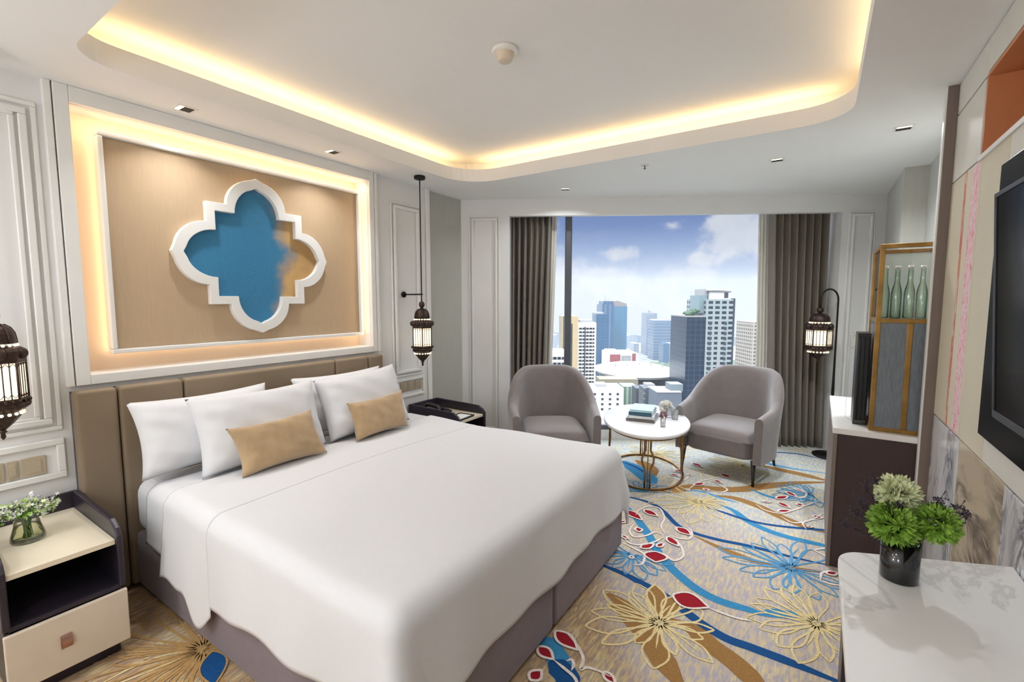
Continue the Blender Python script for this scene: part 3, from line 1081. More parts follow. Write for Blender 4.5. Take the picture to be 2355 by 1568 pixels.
# ---- small flowers in a flared glass on the near nightstand
vl = thing('glass_vase', 'small flared clear glass vase with wildflowers on the near nightstand', 'vase', (-2.70, .432, .506))
MB().lathe([(.034, .112), (.036, .105), (.040, .07), (.052, .025), (.054, .008), (.050, .002), (0, .002)], n=32, caps=False).build('vessel', M['vase_glass'], vl)
MB().lathe([(.0, .006), (.047, .008), (.048, .025), (.038, .065), (0, .066)], n=28, caps=False).build('water', M['water'], vl)


def sprig(name, base, n_st, hgt, spread, flower_mats, label, cat, per=6, fr=.006, seed=3, clear=.0, droop=.15):
    rnd = random.Random(seed)
    t = thing(name, label, cat, base)
    st = MB()
    bl = [MB() for _ in flower_mats]
    lf = MB()
    for k in range(n_st):
        a = rnd.uniform(0, 2 * pi)
        rr = spread * sqrt(rnd.random())
        h = hgt * rnd.uniform(.75, 1.05) * (1 - droop * rr / spread)
        e = Vector((rr * cos(a), rr * sin(a), h))
        s0 = Vector((rnd.uniform(-.016, .016), rnd.uniform(-.016, .016), .012))
        mid = Vector((e.x * .25, e.y * .25, clear if clear else h * .5))
        P = catmull([s0, mid, e], 5)
        st.tube(P, .0011, 5)
        for q in range(per):
            f = e + Vector((rnd.gauss(0, .011), rnd.gauss(0, .011), rnd.gauss(0, .010)))
            w = rnd.randrange(len(flower_mats))
            blossom(bl[w], f, fr * rnd.uniform(.7, 1.2), rnd)
        for q in range(2):
            p = P[rnd.randrange(len(P) // 2, len(P))]
            leaf3(lf, p, rnd, .018)
    st.build('stems', M['stem'], t)
    for m_, w in zip(flower_mats, bl):
        w.build('blossoms', m_, t)
    lf.build('leaves', M['leaf'], t)
    return t


def blossom(mb, c, r, rnd):
    ax = Vector((rnd.gauss(0, 1), rnd.gauss(0, 1), rnd.gauss(.8, .7))).normalized()
    x = ax.orthogonal().normalized()
    y = ax.cross(x)
    n = 5
    vs = [c]
    for k in range(2 * n):
        a = 2 * pi * k / (2 * n)
        q = r if k % 2 == 0 else r * .45
        vs.append(c + (x * cos(a) + y * sin(a)) * q + ax * (r * .4 if k % 2 == 0 else .1 * r))
    mb.add(vs, [(0, 1 + k, 1 + (k + 1) % (2 * n)) for k in range(2 * n)], 0, False)


def leaf3(mb, p, rnd, L):
    d = Vector((rnd.gauss(0, 1), rnd.gauss(0, 1), rnd.uniform(.1, 1.2))).normalized()
    s_ = d.orthogonal().normalized()
    mb.add([p, p + d * L * .5 + s_ * L * .2, p + d * L, p + d * L * .5 - s_ * L * .2], [(0, 1, 2, 3)])


sprig('wildflowers', (-2.70, .432, .506), 52, .165, .10, [M['bloom_white'], M['bloom_cream'], M['bloom_green'], M['bloom_lilac']], 'small white and green wildflowers standing in the near nightstand vase', 'flowers', 7, .0095, 3, .10)

# ---- telephone and memo tray on the far nightstand
ph = thing('telephone', 'black desk telephone on the far nightstand', 'telephone', (-2.78, 2.99, .506), radians(8))
b = MB()
b.prism([(-.11, 0), (.11, 0), (.11, .022), (-.11, .055)], -.085, .085, lambda a, c_, t: (a, t, c_))
b.build('phone_body', M['black_plastic'], ph, bevel=.006)
b = MB()
b.grid(lambda u, v: (-.095 + .19 * u, -.055 + .023 * cos(2 * pi * v), .075 - .018 * u - .012 * sin(pi * u) * -1 + .016 * sin(2 * pi * v) + (-.012 if abs(u - .5) > .33 else .004)), 24, 14, cv=True)
b.build('handset', M['black_plastic'], ph)
for i in range(4):
    for j in range(3):
        MB().box(.0 + .024 * i, .017 + .024 * i, .005 + .024 * j, .022 + .024 * j, .0385 - .0036 * i, .043 - .0036 * i).build('keypad_button', M['tv_bezel'], ph, bevel=.002)
mt_ = thing('memo_tray', 'dark leather memo tray at the front of the far nightstand', 'tray', (-2.50, 2.985, .506), radians(4))
b = MB().box(-.075, .075, -.10, .10, 0, .004)
b.box(-.075, .075, -.10, -.092, .004, .014).box(-.075, .075, .092, .10, .004, .014).box(-.075, -.067, -.092, .092, .004, .014).box(.067, .075, -.092, .092, .004, .014)
b.build('tray_body', M['tv_bezel'], mt_, bevel=.002)
np_ = MB().box(-.055, .055, -.075, .075, 0, .008).build('notepad', M['paper'], bevel=.001, loc=(-2.50, 2.985, .5105))
np_.rotation_euler = (0, 0, radians(4))
tag(np_, 'blank white notepad lying in the memo tray', 'notepad')

# ---- socket and switch plates
for i, (y0, y1) in enumerate(((.345, .425), (.432, .468), (.475, .56))):
    t = thing('switch_plate', ['champagne switch plate left of the bed, hidden end of its row of three', 'narrow middle champagne switch plate behind the near nightstand', 'champagne switch plate closest to the headboard, above the near nightstand'][i],
              'switch', (XL, (y0 + y1) / 2, .69), 0, 'switch plates by the bed')
    MB().box(0, .009, y0 - (y0 + y1) / 2, y1 - (y0 + y1) / 2, 0, .088).build('plate', M['socket'], t, bevel=.003)
    MB().box(.009, .012, (y0 - y1) * .3, (y1 - y0) * .3, .015, .073).build('rocker', M['socket'], t, bevel=.002)
for i, y0 in enumerate((2.775, 2.862, 2.949)):
    t = thing('switch_plate', ['champagne switch plate half behind the far gold cushion', 'middle champagne switch plate above the far nightstand', 'champagne socket plate above the far nightstand, closest to the grey wall'][i], 'switch', (XL, y0 + .04, .70), 0, 'switch plates by the bed')
    MB().box(0, .009, -.04, .04, 0, .085).build('plate', M['socket'], t, bevel=.003)
    MB().box(.009, .012, -.025, .025, .015, .07).build('rocker', M['socket'], t, bevel=.002)

# ================================================================== LANTERNS
def ngon_ring(mb, n, r0, z0, r1, z1, mi=0, a0=0.):
    mb.lathe([(r0, z0), (r1, z1)], n=n, mi=mi, sm=False, caps=False, a0=a0)


def lantern_parts(t, R, zb, Hh, sides=6, a0=.26):
    """ornate metal and glass lantern: bottom tip at zb, height Hh"""
    def z(f):
        return zb + Hh * f
    n = sides
    # profile fractions measured from the tip upwards
    b = MB().lathe([(.0, z(.0)), (R * .10, z(.02)), (R * .07, z(.045)), (R * .16, z(.055)), (R * .07, z(.07))], n=14)
    b.build('finial', M['bronze'], t)
    b = MB()
    b.lathe([(R * .10, z(.065)), (R * .36, z(.10)), (R * .74, z(.165))], n=n, sm=False, a0=a0)
    b.build('lower_cup', M['bronze'], t)
    b = MB()
    for k in range(n * 3):
        a = 2 * pi * k / (n * 3) + a0
        b.ell((R * .73 * cos(a), R * .73 * sin(a), z(.178)), R * .075, 8, 6)
    b.build('lower_beads', M['lamp_glass'], t)
    b = MB().lathe([(R * .74, z(.188)), (R * 1.0, z(.215)), (R * 1.04, z(.235)), (R * .99, z(.25)), (R * 1.02, z(.27)), (R * .95, z(.28))], n=n, sm=False, a0=a0)
    for k in range(n * 4):
        a = 2 * pi * k / (n * 4) + a0
        b.ell((R * .97 * cos(a), R * .97 * sin(a), z(.262)), (R * .07, R * .07, R * .10), 6, 5)
    b.build('lower_band', M['bronze'], t)
    g0, g1 = .278, .520
    for k in range(n):
        a1, a2 = 2 * pi * k / n + a0, 2 * pi * (k + 1) / n + a0
        p, q = (R * .93 * cos(a1), R * .93 * sin(a1)), (R * .93 * cos(a2), R * .93 * sin(a2))
        b = MB()
        b.grid(lambda u, v: (p[0] + (q[0] - p[0]) * u, p[1] + (q[1] - p[1]) * u, z(g0 + (g1 - g0) * v)), 2, 2, sm=False)
        o = b.build('glass_pane', M['lamp_glass'], t)
        b = MB()
        for w_ in (.25, .5, .75):
            x, y = p[0] + (q[0] - p[0]) * w_, p[1] + (q[1] - p[1]) * w_
            b.tube([(x * 1.01, y * 1.01, z(g0)), (x * 1.01, y * 1.01, z(g1))], R * .022, 6)
            # pierced arch above and below every slot
            for w2 in (w_ - .125, w_ + .125):
                x2, y2 = p[0] + (q[0] - p[0]) * w2, p[1] + (q[1] - p[1]) * w2
                for zz, sg in ((g1 - .002, -1), (g0 + .002, 1)):
                    b.tube([(x * 1.01, y * 1.01, z(zz + sg * .03)), (x2 * 1.015, y2 * 1.015, z(zz + sg * .006)), (2 * x2 * 1.01 - x * 1.01, 2 * y2 * 1.01 - y * 1.01, z(zz + sg * .03))], R * .016, 5)
        b.build('pane_grille', M['bronze'], o)
    for k in range(n):
        a1 = 2 * pi * k / n + a0
        MB().tube([(R * .95 * cos(a1), R * .95 * sin(a1), z(.265)), (R * .95 * cos(a1), R * .95 * sin(a1), z(.53))], R * .05, 8).build('corner_post', M['bronze'], t)
    b = MB().lathe([(R * .95, z(.515)), (R * 1.0, z(.524)), (R * 1.0, z(.556)), (R * 1.05, z(.57)), (R * 1.03, z(.59)), (R * .88, z(.612)), (R * .74, z(.62))], n=n, sm=False, a0=a0)
    for k in range(n):
        a1 = 2 * pi * (k + .5) / n + a0
        b.ell((R * .88 * cos(a1), R * .88 * sin(a1), z(.575)), (R * .22, R * .22, R * .26), 10, 8)
    b.build('upper_band', M['bronze'], t)
    b = MB()
    for k in range(n * 3):
        a = 2 * pi * k / (n * 3) + a0
        b.ell((R * .72 * cos(a), R * .72 * sin(a), z(.630)), R * .07, 8, 6)
    b.build('upper_beads', M['lamp_glass'], t)
    b = MB().lathe([(R * .72, z(.640)), (R * .70, z(.675)), (R * .66, z(.71)), (R * .54, z(.745)), (R * .34, z(.767)), (R * .12, z(.778)), (R * .08, z(.788))], n=24)
    for k in range(n):
        a1 = 2 * pi * k / n + a0
        b.tube([(R * f * 1.02 * cos(a1), R * f * 1.02 * sin(a1), z(h)) for f, h in ((.72, .640), (.70, .675), (.66, .71), (.54, .745), (.34, .767))], R * .035, 6)
    b.build('dome', M['bronze'], t)
    b = MB()
    b.ell((0, 0, z(.825)), (R * .27, R * .27, Hh * .045), 16, 10)
    b.lathe([(R * .12, z(.78)), (R * .16, z(.79)), (R * .08, z(.80))], n=12)
    b.build('ball_knob', M['bronze'], t)
    return z(.87)


LH = .545 / .87
ld = bpy.data.lights


def bulb(loc, e):
    l = ld.new('lantern bulb', 'POINT')
    l.energy = e
    l.color = (1, .80, .56)
    l.shadow_soft_size = .04
    o = bpy.data.objects.new('lantern_bulb', l)
    COL.objects.link(o)
    o.location = loc
    return o


def pendant(loc, label):
    t = thing('pendant_lantern', label, 'lamp', loc, 0, 'bedside pendant lanterns')
    top = lantern_parts(t, .090, 0, LH, 6, .26)
    zc = CEIL - loc[2]
    MB().tube([(0, 0, top - .02), (0, 0, zc - .01)], .0045, 8).build('cord', M['black_metal'], t)
    MB().lathe([(.0, zc - .026), (.04, zc - .026), (.045, zc - .02), (.045, zc), (0, zc)], n=24).build('ceiling_rose', M['black_metal'], t)
    return t


pl1 = pendant((-2.755, 2.806, .946), 'ornate bronze lantern on a long black cord above the far nightstand')
pl2 = copy_thing(pl1, (-2.797, .404, .921), .3, 'ornate bronze lantern cut by the picture edge above the near nightstand')
bulb((-2.755, 2.808, 1.165), .4)
bulb((-2.797, .404, 1.14), .4)
for y, lb in ((2.815, 'thin black wall bracket steadying the cord of the far pendant lantern'),):
    t = thing('wall_bracket', lb, 'bracket', (XL, y + .02, 1.548))
    MB().lathe([(.026, 0), (.026, .012), (.02, .018)], n=20).build('wall_plate', M['black_metal'], t)
    t.children[0].rotation_euler = (0, pi / 2, 0)
    MB().tube([(.015, 0, 0), (.14, -.01, 0), (.245, -.022, 0)], .006, 8).build('bracket_arm', M['black_metal'], t)
    MB().tube([(.245 + .010 * cos(k * pi / 6), -.026 + .010 * sin(k * pi / 6), 0) for k in range(12)], .003, 6, closed=True).build('eyelet', M['black_metal'], t)

# ---- floor lamp in the window corner
fp = thing('floor_lamp', 'black arched floor lamp hanging an ornate lantern beside the far curtain', 'lamp', (.145, 5.33, 0))
MB().lathe([(0, 0), (.14, 0), (.14, .014), (.10, .026), (.02, .034), (.016, .05), (0, .05)], n=36, caps=False).build('base', M['black_metal'], fp)
ang = pi
ax = Vector((-RT.x, -RT.y, 0)) * 1.0
AH, AR = 1.50, .082
P = [(0, 0, .03), (0, 0, .60), (0, 0, 1.0), (0, 0, AH)]
arc = [(ax.x * AR * (1 - cos(pi * k / 14)), ax.y * AR * (1 - cos(pi * k / 14)), AH + AR * 1.25 * sin(pi * k / 14)) for k in range(1, 15)]
P += arc + [(ax.x * AR * 2, ax.y * AR * 2, AH - .07)]
rad = [.012, .012, .0085, .008] + [.008] * len(arc) + [.008]
MB().tube(P, rad, 12).build('pole', M['black_metal'], fp)
MB().lathe([(.012, .60), (.014, .62), (.011, .74), (.009, .78)], n=12).build('pole_sleeve', M['black_metal'], fp)
lroot = bpy.data.objects.new('lantern', None)
COL.objects.link(lroot)
lroot.parent = fp
lroot.location = (ax.x * AR * 2, ax.y * AR * 2, .0)
lantern_parts(lroot, .112, .905, .53 / .87, 6, .1)
bulb((.145 + ax.x * AR * 2, 5.33 + ax.y * AR * 2, 1.14), .4)

# ================================================================== ARMCHAIRS
def armchair(loc, rz, label):
    t = thing('armchair', label, 'armchair', loc, rz, 'mauve armchairs')
    hw, fy, ry = .325, -.33, .325     # half width, front y, rear y (outer)
    # plan path of the shell centre line from one arm front round the back to the other
    plan = [(-hw, fy), (-hw - .005, fy + .16), (-hw - .002, fy + .32), (-hw + .045, .12), (-hw + .15, ry - .06), (0, ry), (hw - .15, ry - .06), (hw - .045, .12), (hw + .002, fy + .32), (hw + .005, fy + .16), (hw, fy)]
    C = catmull([(x, y, 0) for x, y in plan], 8)
    N = len(C)

    def top(tt):            # rim height along the path, tt 0..1
        q = abs(tt - .5) * 2      # 0 back centre, 1 arm front
        s_ = max(0., min(1., (q - .14) / .60))
        s_ = s_ * s_ * (3 - 2 * s_)
        return .885 * (1 - s_) + .60 * s_ - .035 * max(0, (q - .72) / .28)
    prof = 14

    def sec(u, v):
        i = min(N - 1, int(round(u * (N - 1))))
        p = C[i]
        d = (C[min(N - 1, i + 1)] - C[max(0, i - 1)]).normalized()
        nr = Vector((d.y, -d.x, 0))
        if nr.dot(Vector((p.x, p.y + .0, 0))) < 0:
            nr = -nr
        h = top(u)
        q = abs(u - .5) * 2
        th = .085 if q < .6 else .085 - .02 * (q - .6) / .4
        lean = .06 * (1 - q ** 2) + .012
        # ring: inner bottom -> inner top -> rounded rim -> outer bottom
        k = v
        zb = .185
        if k < .4:
            f = k / .4
            off, z = -th / 2, zb + (h - th / 2 - zb) * f
        elif k < .6:
            a = pi * (k - .4) / .2
            off, z = -th / 2 * cos(a), h - th / 2 + th / 2 * sin(a)
            f = 1
        else:
            f = 1 - (k - .6) / .4
            off, z = th / 2, zb + (h - th / 2 - zb) * f
        hh = (z - zb) / (.885 - zb)
        o = off + lean * hh ** 1.3
        return Vector((p.x, p.y, z)) + nr * o
    b = MB()
    nv = 26
    b.grid(sec, N, nv, cv=False)
    # arm fronts and underside closed
    for u in (0., 1.):
        ring = [sec(u, j / (nv - 1)) for j in range(nv)]
        b.add(ring, [tuple(range(nv))], 0)
    lo = [sec(i / (N - 1), 0) for i in range(N)]
    li = [sec(i / (N - 1), 1) for i in range(N)]
    b.add(lo + li, [(i, i + 1, N + i + 1, N + i) for i in range(N - 1)])
    b.build('shell', M['chair_velvet'], t)
    # seat: front apron and cushion
    b = MB()
    seatp = rrect(-hw + .045, hw - .045, fy + .005, ry - .05, .10, 6)
    b.prism(seatp, .20, .355, lambda a, c_, z: (a, c_, z))
    b.build('seat_base', M['chair_velvet'], t, bevel=.02, seg=3)
    b = MB()
    def cush(u, v):
        x, y = 2 * u - 1, 2 * v - 1
        e = max(0, (1 - x ** 6)) * max(0, (1 - y ** 6))
        return (x * (hw - .05), -.02 + y * .30, .345 + .085 * e ** .35 + .015 * (1 - x * x) * (1 - y * y))
    b.grid(cush, 28, 28)
    b.build('seat_cushion', M['chair_velvet'], t)
    for x, y, sx, sy in ((-.29, fy + .03, -.01, -.015), (.29, fy + .03, .01, -.015), (-.235, ry - .03, -.02, .05), (.235, ry - .03, .02, .05)):
        MB().tube([(x + sx, y + sy, 0), (x, y, .21)], [.010, .021], 14).build('leg', M['dark_wood'], t)
    return t


ac1 = armchair((-.60, 4.46, 0), radians(-13), 'mauve grey velvet tub armchair in front of the far curtain, beyond the desk')
ac2 = copy_thing(ac1, (-1.925, 3.55, 0), radians(36), 'mauve grey velvet tub armchair nearer the bed, partly behind the duvet')

# ================================================================== COFFEE TABLE
TCX, TCY, TZ, TRZ = -1.215, 3.95, .478, radians(-20)
ct = thing('coffee_table', 'oval white marble coffee table on a bronze openwork frame between the armchairs', 'table', (TCX, TCY, 0), -TRZ + 0)
A_, B_ = .36, .565
el = lambda a, b_, k, n_: (a * cos(2 * pi * k / n_), b_ * sin(2 * pi * k / n_))
NE = 64
tp = MB()
prof = [(-.035, .030), (-.012, .026), (0, .016), (0, .008), (-.004, .0)]
vs = []
for dr_, dz in [(-.05, 0)] + [(-.006, 0), (0, .006), (0, .02), (-.004, .026), (-.012, .028)]:
    for k in range(NE):
        vs.append(((A_ + dr_) * cos(2 * pi * k / NE), (B_ + dr_) * sin(2 * pi * k / NE), TZ - .028 + dz))
fs = [(i * NE + k, i * NE + (k + 1) % NE, (i + 1) * NE + (k + 1) % NE, (i + 1) * NE + k) for i in range(5) for k in range(NE)]
fs += [tuple(range(NE - 1, -1, -1)), tuple(5 * NE + k for k in range(NE))]
tp.add(vs, fs, 0, True)
tpo = tp.build('table_top', M['marble_top'], ct)
b = MB()
o_ = [el(A_ - .03, B_ - .03, k, NE) for k in range(NE)]
i_ = [el(A_ - .055, B_ - .055, k, NE) for k in range(NE)]
b.ring(o_, i_, TZ - .046, TZ - .029, lambda a, c_, z: (a, c_, z))
b.build('top_rail', M['antique_brass'], ct)
RA, RB = .325, .44
b = MB()
b.ring([el(RA, RB, k, NE) for k in range(NE)], [el(RA - .022, RB - .022, k, NE) for k in range(NE)], .0, .018, lambda a, c_, z: (a, c_, z))
b.build('base_ring', M['antique_brass'], ct, bevel=.003)
for aa in (-90, 2, 90, 178):
    a = radians(aa)
    for kind in (-1, 0, 1):
        P = []
        for z, w in ((.01, .022), (.14, .022), (.19, .028), (.235, .050), (.27, .053), (.31, .038), (.34, .022), (TZ - .04, .022)):
            f = z / TZ
            ra = RA - .012 + (A_ - .05 - RA) * f * .9
            rb = RB - .012 + (B_ - .05 - RB) * f * .9
            q = a + kind * w / (.36 if kind else 1)
            P.append((ra * cos(q), rb * sin(q), z))
        MB().tube(P, .008 if kind else .004, 8).build('leg', M['antique_brass'], ct)


def onct(x, y, z):
    c, s_ = cos(-TRZ), sin(-TRZ)
    return (TCX + x * c - y * s_, TCY + x * s_ + y * c, z)


# ---- books, flowers, glass on the coffee table
bz = TZ + .0005
for i, (lab, c_, w, d, h, dx, rz) in enumerate((('bottom book of the coffee table pile, grey brown cover', (112, 104, 104), .235, .30, .022, .0, 0), ('white book, second from the bottom of the coffee table pile', (226, 232, 232), .20, .28, .026, .0, 3),
                                            ('dark teal book, third up in the coffee table pile', (46, 92, 116), .19, .27, .026, -.004, -2), ('pale turquoise book on top of the coffee table pile', (176, 214, 222), .185, .26, .02, -.006, 1))):
    px_, py_, _ = (-1.235, 3.93, 0)
    t = thing('book', lab, 'book', (px_, py_, bz), radians(9 + rz), 'books on the coffee table')
    cm = mat('book cover', c_, .5, var=.03)
    MB().box(-w / 2, w / 2, -d / 2, d / 2, 0, .003).box(-w / 2, w / 2, -d / 2, d / 2, h - .003, h).box(-w / 2, w / 2, -d / 2, -d / 2 + .003, 0, h).build('cover', cm, t)
    MB().box(-w / 2 + .004, w / 2 - .004, -d / 2 + .003, d / 2 - .005, .003, h - .003).build('pages', M['paper'], t)
    bz += h + .0006


def bloom(mb, c, R, rnd, n=90, pl=.45, ruffle=.2, lo=-.6):
    """globe of overlapping ruffled petals"""
    for k in range(n):
        zc = lo + (1 - lo) * (k + .5) / n
        a = k * 2.39996 + rnd.uniform(-.2, .2)
        r = sqrt(max(0, 1 - zc * zc))
        d = Vector((r * cos(a), r * sin(a), zc))
        x = d.orthogonal().normalized()
        q = rnd.uniform(0, 6.28)
        x = (Matrix.Rotation(q, 3, d) @ x)
        y = d.cross(x)
        L = R * pl * rnd.uniform(.8, 1.2)
        base = Vector(c) + d * R * .55
        ph = rnd.uniform(0, 6)
        tilt = rnd.uniform(.25, .6)

        def fn(u, v):
            w = L * .62 * (sin(pi * min(1, .15 + u * .75)) ** .7)
            s_ = (v - .5) * 2
            return base + d * (R * .5 * u * 1.0 - R * tilt * .25 * u * u) + x * (L * .9 * u * tilt) + y * (s_ * w) + d * (ruffle * L * sin(s_ * 4 + ph) * u * .5 + L * .18 * s_ * s_ * u)
        mb.grid(fn, 5, 6)


rnd = random.Random(11)
wv = thing('glass_vase', 'low clear glass vase of white flowers behind the books on the coffee table', 'vase', (-1.06, 4.10, TZ))
MB().lathe([(0, .001), (.042, .002), (.046, .02), (.05, .085), (.048, .085), (.044, .022), (0, .006)], n=28, caps=False).build('vessel', M['clear'], wv)
fb = thing('white_flowers', 'round white flower head in the low glass vase on the coffee table', 'flowers', (-1.06, 4.10, TZ))
b = MB(); bloom(b, (-.025, .0, .085), .060, rnd, 80, .5)
b.build('bloom', M['bloom_white'], fb)
MB().tube([(0, 0, .008), (-.01, 0, .05), (-.025, 0, .09)], .003, 6).build('stem', M['stem'], fb)
rv = thing('bud_vase', 'slim clear glass bud vase with a mauve rose at the front of the coffee table', 'vase', (-1.01, 3.74, TZ))
MB().lathe([(0, .001), (.02, .002), (.021, .07), (.022, .075), (.019, .07), (.018, .01), (0, .008)], n=24, caps=False).build('vessel', M['clear'], rv)
rs = thing('rose', 'single mauve rose in the slim bud vase', 'flower', (-1.01, 3.74, TZ))
b = MB(); bloom(b, (0, 0, .095), .034, rnd, 50, .55, .05)
b.build('bloom', M['bloom_mauve'], rs)
MB().tube([(0, 0, .012), (0, .002, .05), (0, 0, .085)], .002, 6).build('stem', M['stem'], rs)
tg = MB().lathe([(0, .002), (.026, .002), (.030, .08), (.028, .08), (.025, .006), (0, .006)], n=24, caps=False).build('tumbler', M['clear'], loc=(-.99, 4.03, TZ))
tag(tg, 'empty clear tumbler beside the white flowers on the coffee table', 'glass')

# ================================================================== CURTAINS
def curtain(name, m_, s0t, s1t, s0b, s1b, nf, dmid, amp, label, cat, group, seed, zt=2.50):
    rnd = random.Random(seed)
    ph = [rnd.uniform(-.35, .35) for _ in range(nf * 2 + 2)]
    am = [rnd.uniform(.75, 1.25) for _ in range(nf * 2 + 2)]
    b = MB()

    def fn(u, v):
        z = .012 + (zt - .012) * v
        s = (s0b + (s1b - s0b) * u) * (1 - v) + (s0t + (s1t - s0t) * u) * v
        x = u * nf
        i = int(x)
        d = dmid + amp * am[i] * (1 - .35 * v) * (cos(2 * pi * (x + .12 * ph[i] * (1 - v))) + .25 * cos(4 * pi * x + 1.3 + (1 - v)))
        s += .012 * sin(2 * pi * x * 1 + 3 * (1 - v)) * (1 - v * .5)
        return WW(s, d, z)
    b.grid(fn, nf * 14 + 1, 24)
    o = b.build(name, m_)
    sd = o.modifiers.new('thick', 'SOLIDIFY')
    sd.thickness = .003
    return tag(o, label, cat, group)


curtain('curtain', M['curtain'], .503, .93, .503, .86, 7, .135, .062, 'taupe pleated curtain behind the armchair nearest the bed', 'curtain', 'taupe window curtains', 1)
curtain('curtain', M['curtain'], 3.07, 3.65, 3.16, 3.665, 8, .135, .062, 'taupe pleated curtain beside the floor lamp', 'curtain', 'taupe window curtains', 2)
curtain('sheer_curtain', M['sheer'], .85, .985, .80, .90, 4, .262, .009, 'narrow pale sheer edge beside the curtain next to the window bar', 'curtain', 'pale sheer curtains', 3)
curtain('sheer_curtain', M['sheer'], 3.02, 3.14, 3.07, 3.22, 4, .262, .009, 'narrow pale sheer edge at the floor lamp side of the window', 'curtain', 'pale sheer curtains', 4)

# ================================================================== MINIBAR
mb_ = thing('minibar_cabinet', 'dark brown low cabinet with white top against the right wall past the media wall', 'cabinet', (.36, 3.58, 0))
MB().box(.112, .630, 3.082, 4.09, 0.0, .765).build('body', M['espresso'], mb_, True, bevel=.004)
MB().box(.098, .118, 3.072, 4.10, 0, .766).build('front_edge', M['taupe_strip'], mb_, True, bevel=.003)
MB().box(.094, .632, 3.070, 4.11, .767, .80).build('counter_top', M['white_top'], mb_, True, bevel=.004)
GX0, GX1, GY0, GY1, GZ0, GZ1, GZM = .252, .625, 3.11, 3.50, .801, 1.79, 1.392
gc = thing('display_cabinet', 'tall brass framed glass drinks cabinet standing on the minibar', 'cabinet', (.44, 3.3, .801))
w = .022
for x in (GX0, GX1 - w):
    for y in (GY0, GY1 - w):
        MB().box(x, x + w, y, y + w, GZ0, GZ1).build('corner_post', M['brass'], gc, True, bevel=.002)
b = MB()
for z in (GZ0, GZM - w / 2, GZ1 - w):
    b = MB()
    b.box(GX0 + w, GX1 - w, GY0, GY0 + w, z, z + w).box(GX0 + w, GX1 - w, GY1 - w, GY1, z, z + w).box(GX0, GX0 + w, GY0 + w, GY1 - w, z, z + w).box(GX1 - w, GX1, GY0 + w, GY1 - w, z, z + w)
    b.build('rail', M['brass'], gc, True, bevel=.002)
MB().box(.383, .407, GY0, GY0 + .014, GZ0 + w, GZM - w / 2).build('door_stile', M['brass'], gc, True, bevel=.002)
MB().box(GX0 + w, GX1 - w, GY0 + w, GY1 - w, GZM + .004, GZM + .011).build('shelf', M['green_glass'], gc, True)
MB().box(GX0 + w, .383, GY0 + .004, GY0 + .008, GZ0 + w, GZM - w / 2).build('door_panel', M['woven_glass'], gc, True)
MB().box(.407, GX1 - w, GY0 + .004, GY0 + .008, GZ0 + w, GZM - w / 2).build('door_panel', M['woven_glass'], gc, True)
MB().box(GX0 + w, GX1 - w, GY0 + .008, GY0 + .011, GZM + w / 2, GZ1 - w).build('front_pane', M['clear'], gc, True)
MB().box(GX0 + .008, GX0 + .011, GY0 + w, GY1 - w, GZM + w / 2, GZ1 - w).build('side_pane', M['clear'], gc, True)
MB().box(GX0 + .008, GX0 + .012, GY0 + w, GY1 - w, GZ0 + w, GZM - w / 2).build('side_panel', M['woven_glass'], gc, True)
MB().box(GX0 + w, GX1 - w, GY1 - .012, GY1 - .008, GZ0 + w, GZ1 - w).build('back_pane', mat('pale frosted back', (226, 238, 234), .5, var=.02), gc, True)
for i in range(5):
    x = .290 + .052 * i
    t = thing('bottle', ['pale green bottle at the aisle end of the drinks cabinet shelf', 'pale green bottle, second from the aisle end in the drinks cabinet', 'pale green bottle in the middle of the drinks cabinet shelf',
                         'pale green bottle, fourth from the aisle end in the drinks cabinet', 'pale green bottle half behind the brown pillar, last in the drinks cabinet'][i], 'bottle', (x, 3.22 + .012 * (i % 2), GZM + .0115), 0, 'bottles in the drinks cabinet')
    MB().lathe([(0, .001), (.022, .001), (.024, .006), (.024, .13), (.021, .155), (.012, .19), (.0105, .255), (.0115, .257), (.0115, .262)], n=20, caps=False).build('bottle_body', M['green_glass'], t)
    MB().lathe([(0, .262), (.012, .262), (.012, .278), (0, .278)], n=14, caps=False).build('cap', M['white_trim'], t)
bm_ = thing('coffee_machine', 'tall slim black appliance with a clear side on the minibar before the brass cabinet', 'appliance', (.222, 3.30, .801))
b = MB()
b.box(-.034, .026, -.075, .12, 0, .515)
for k in range(3):
    b.box(-.030 + .019 * k, -.018 + .019 * k, -.081, -.075, .03, .495)
b.build('appliance_body', M['black_plastic'], bm_, bevel=.006)
MB().box(-.036, .028, -.083, -.045, 0, .03).build('drip_tray', M['black_gloss'], bm_, bevel=.004)
MB().tube([(-.035 + -.0, .0, .50), (-.06, .0, .49), (-.064, .0, .3), (-.066, 0, .02), (-.036, 0, .004)], .003, 8).build('clear_tube', M['clear'], bm_)
MB().box(-.062, -.040, .02, .10, .42, .508).build('clear_tank', M['clear'], bm_, bevel=.004)

# ================================================================== TV, DESK
tvp = MB().box(.478, .4945, .2, 2.205, 1.04, 1.945).build('tv_back_panel', M['tv_panel'], bevel=.004)
tag(tvp, 'black glass back panel fixed on the media wall behind the television', 'panel')
tv = thing('television', 'flat black television tilted forward on the media wall', 'television', (.428, 1.312, 1.48))
TW, THt = 1.10, .63
tilt = radians(-3.2)


def XTV(a, b_, t_):      # a along -y, b up, t depth towards the room (-x)
    return (-(t_ * cos(tilt)) - b_ * sin(-tilt), a, b_ * cos(tilt) - t_ * sin(tilt))


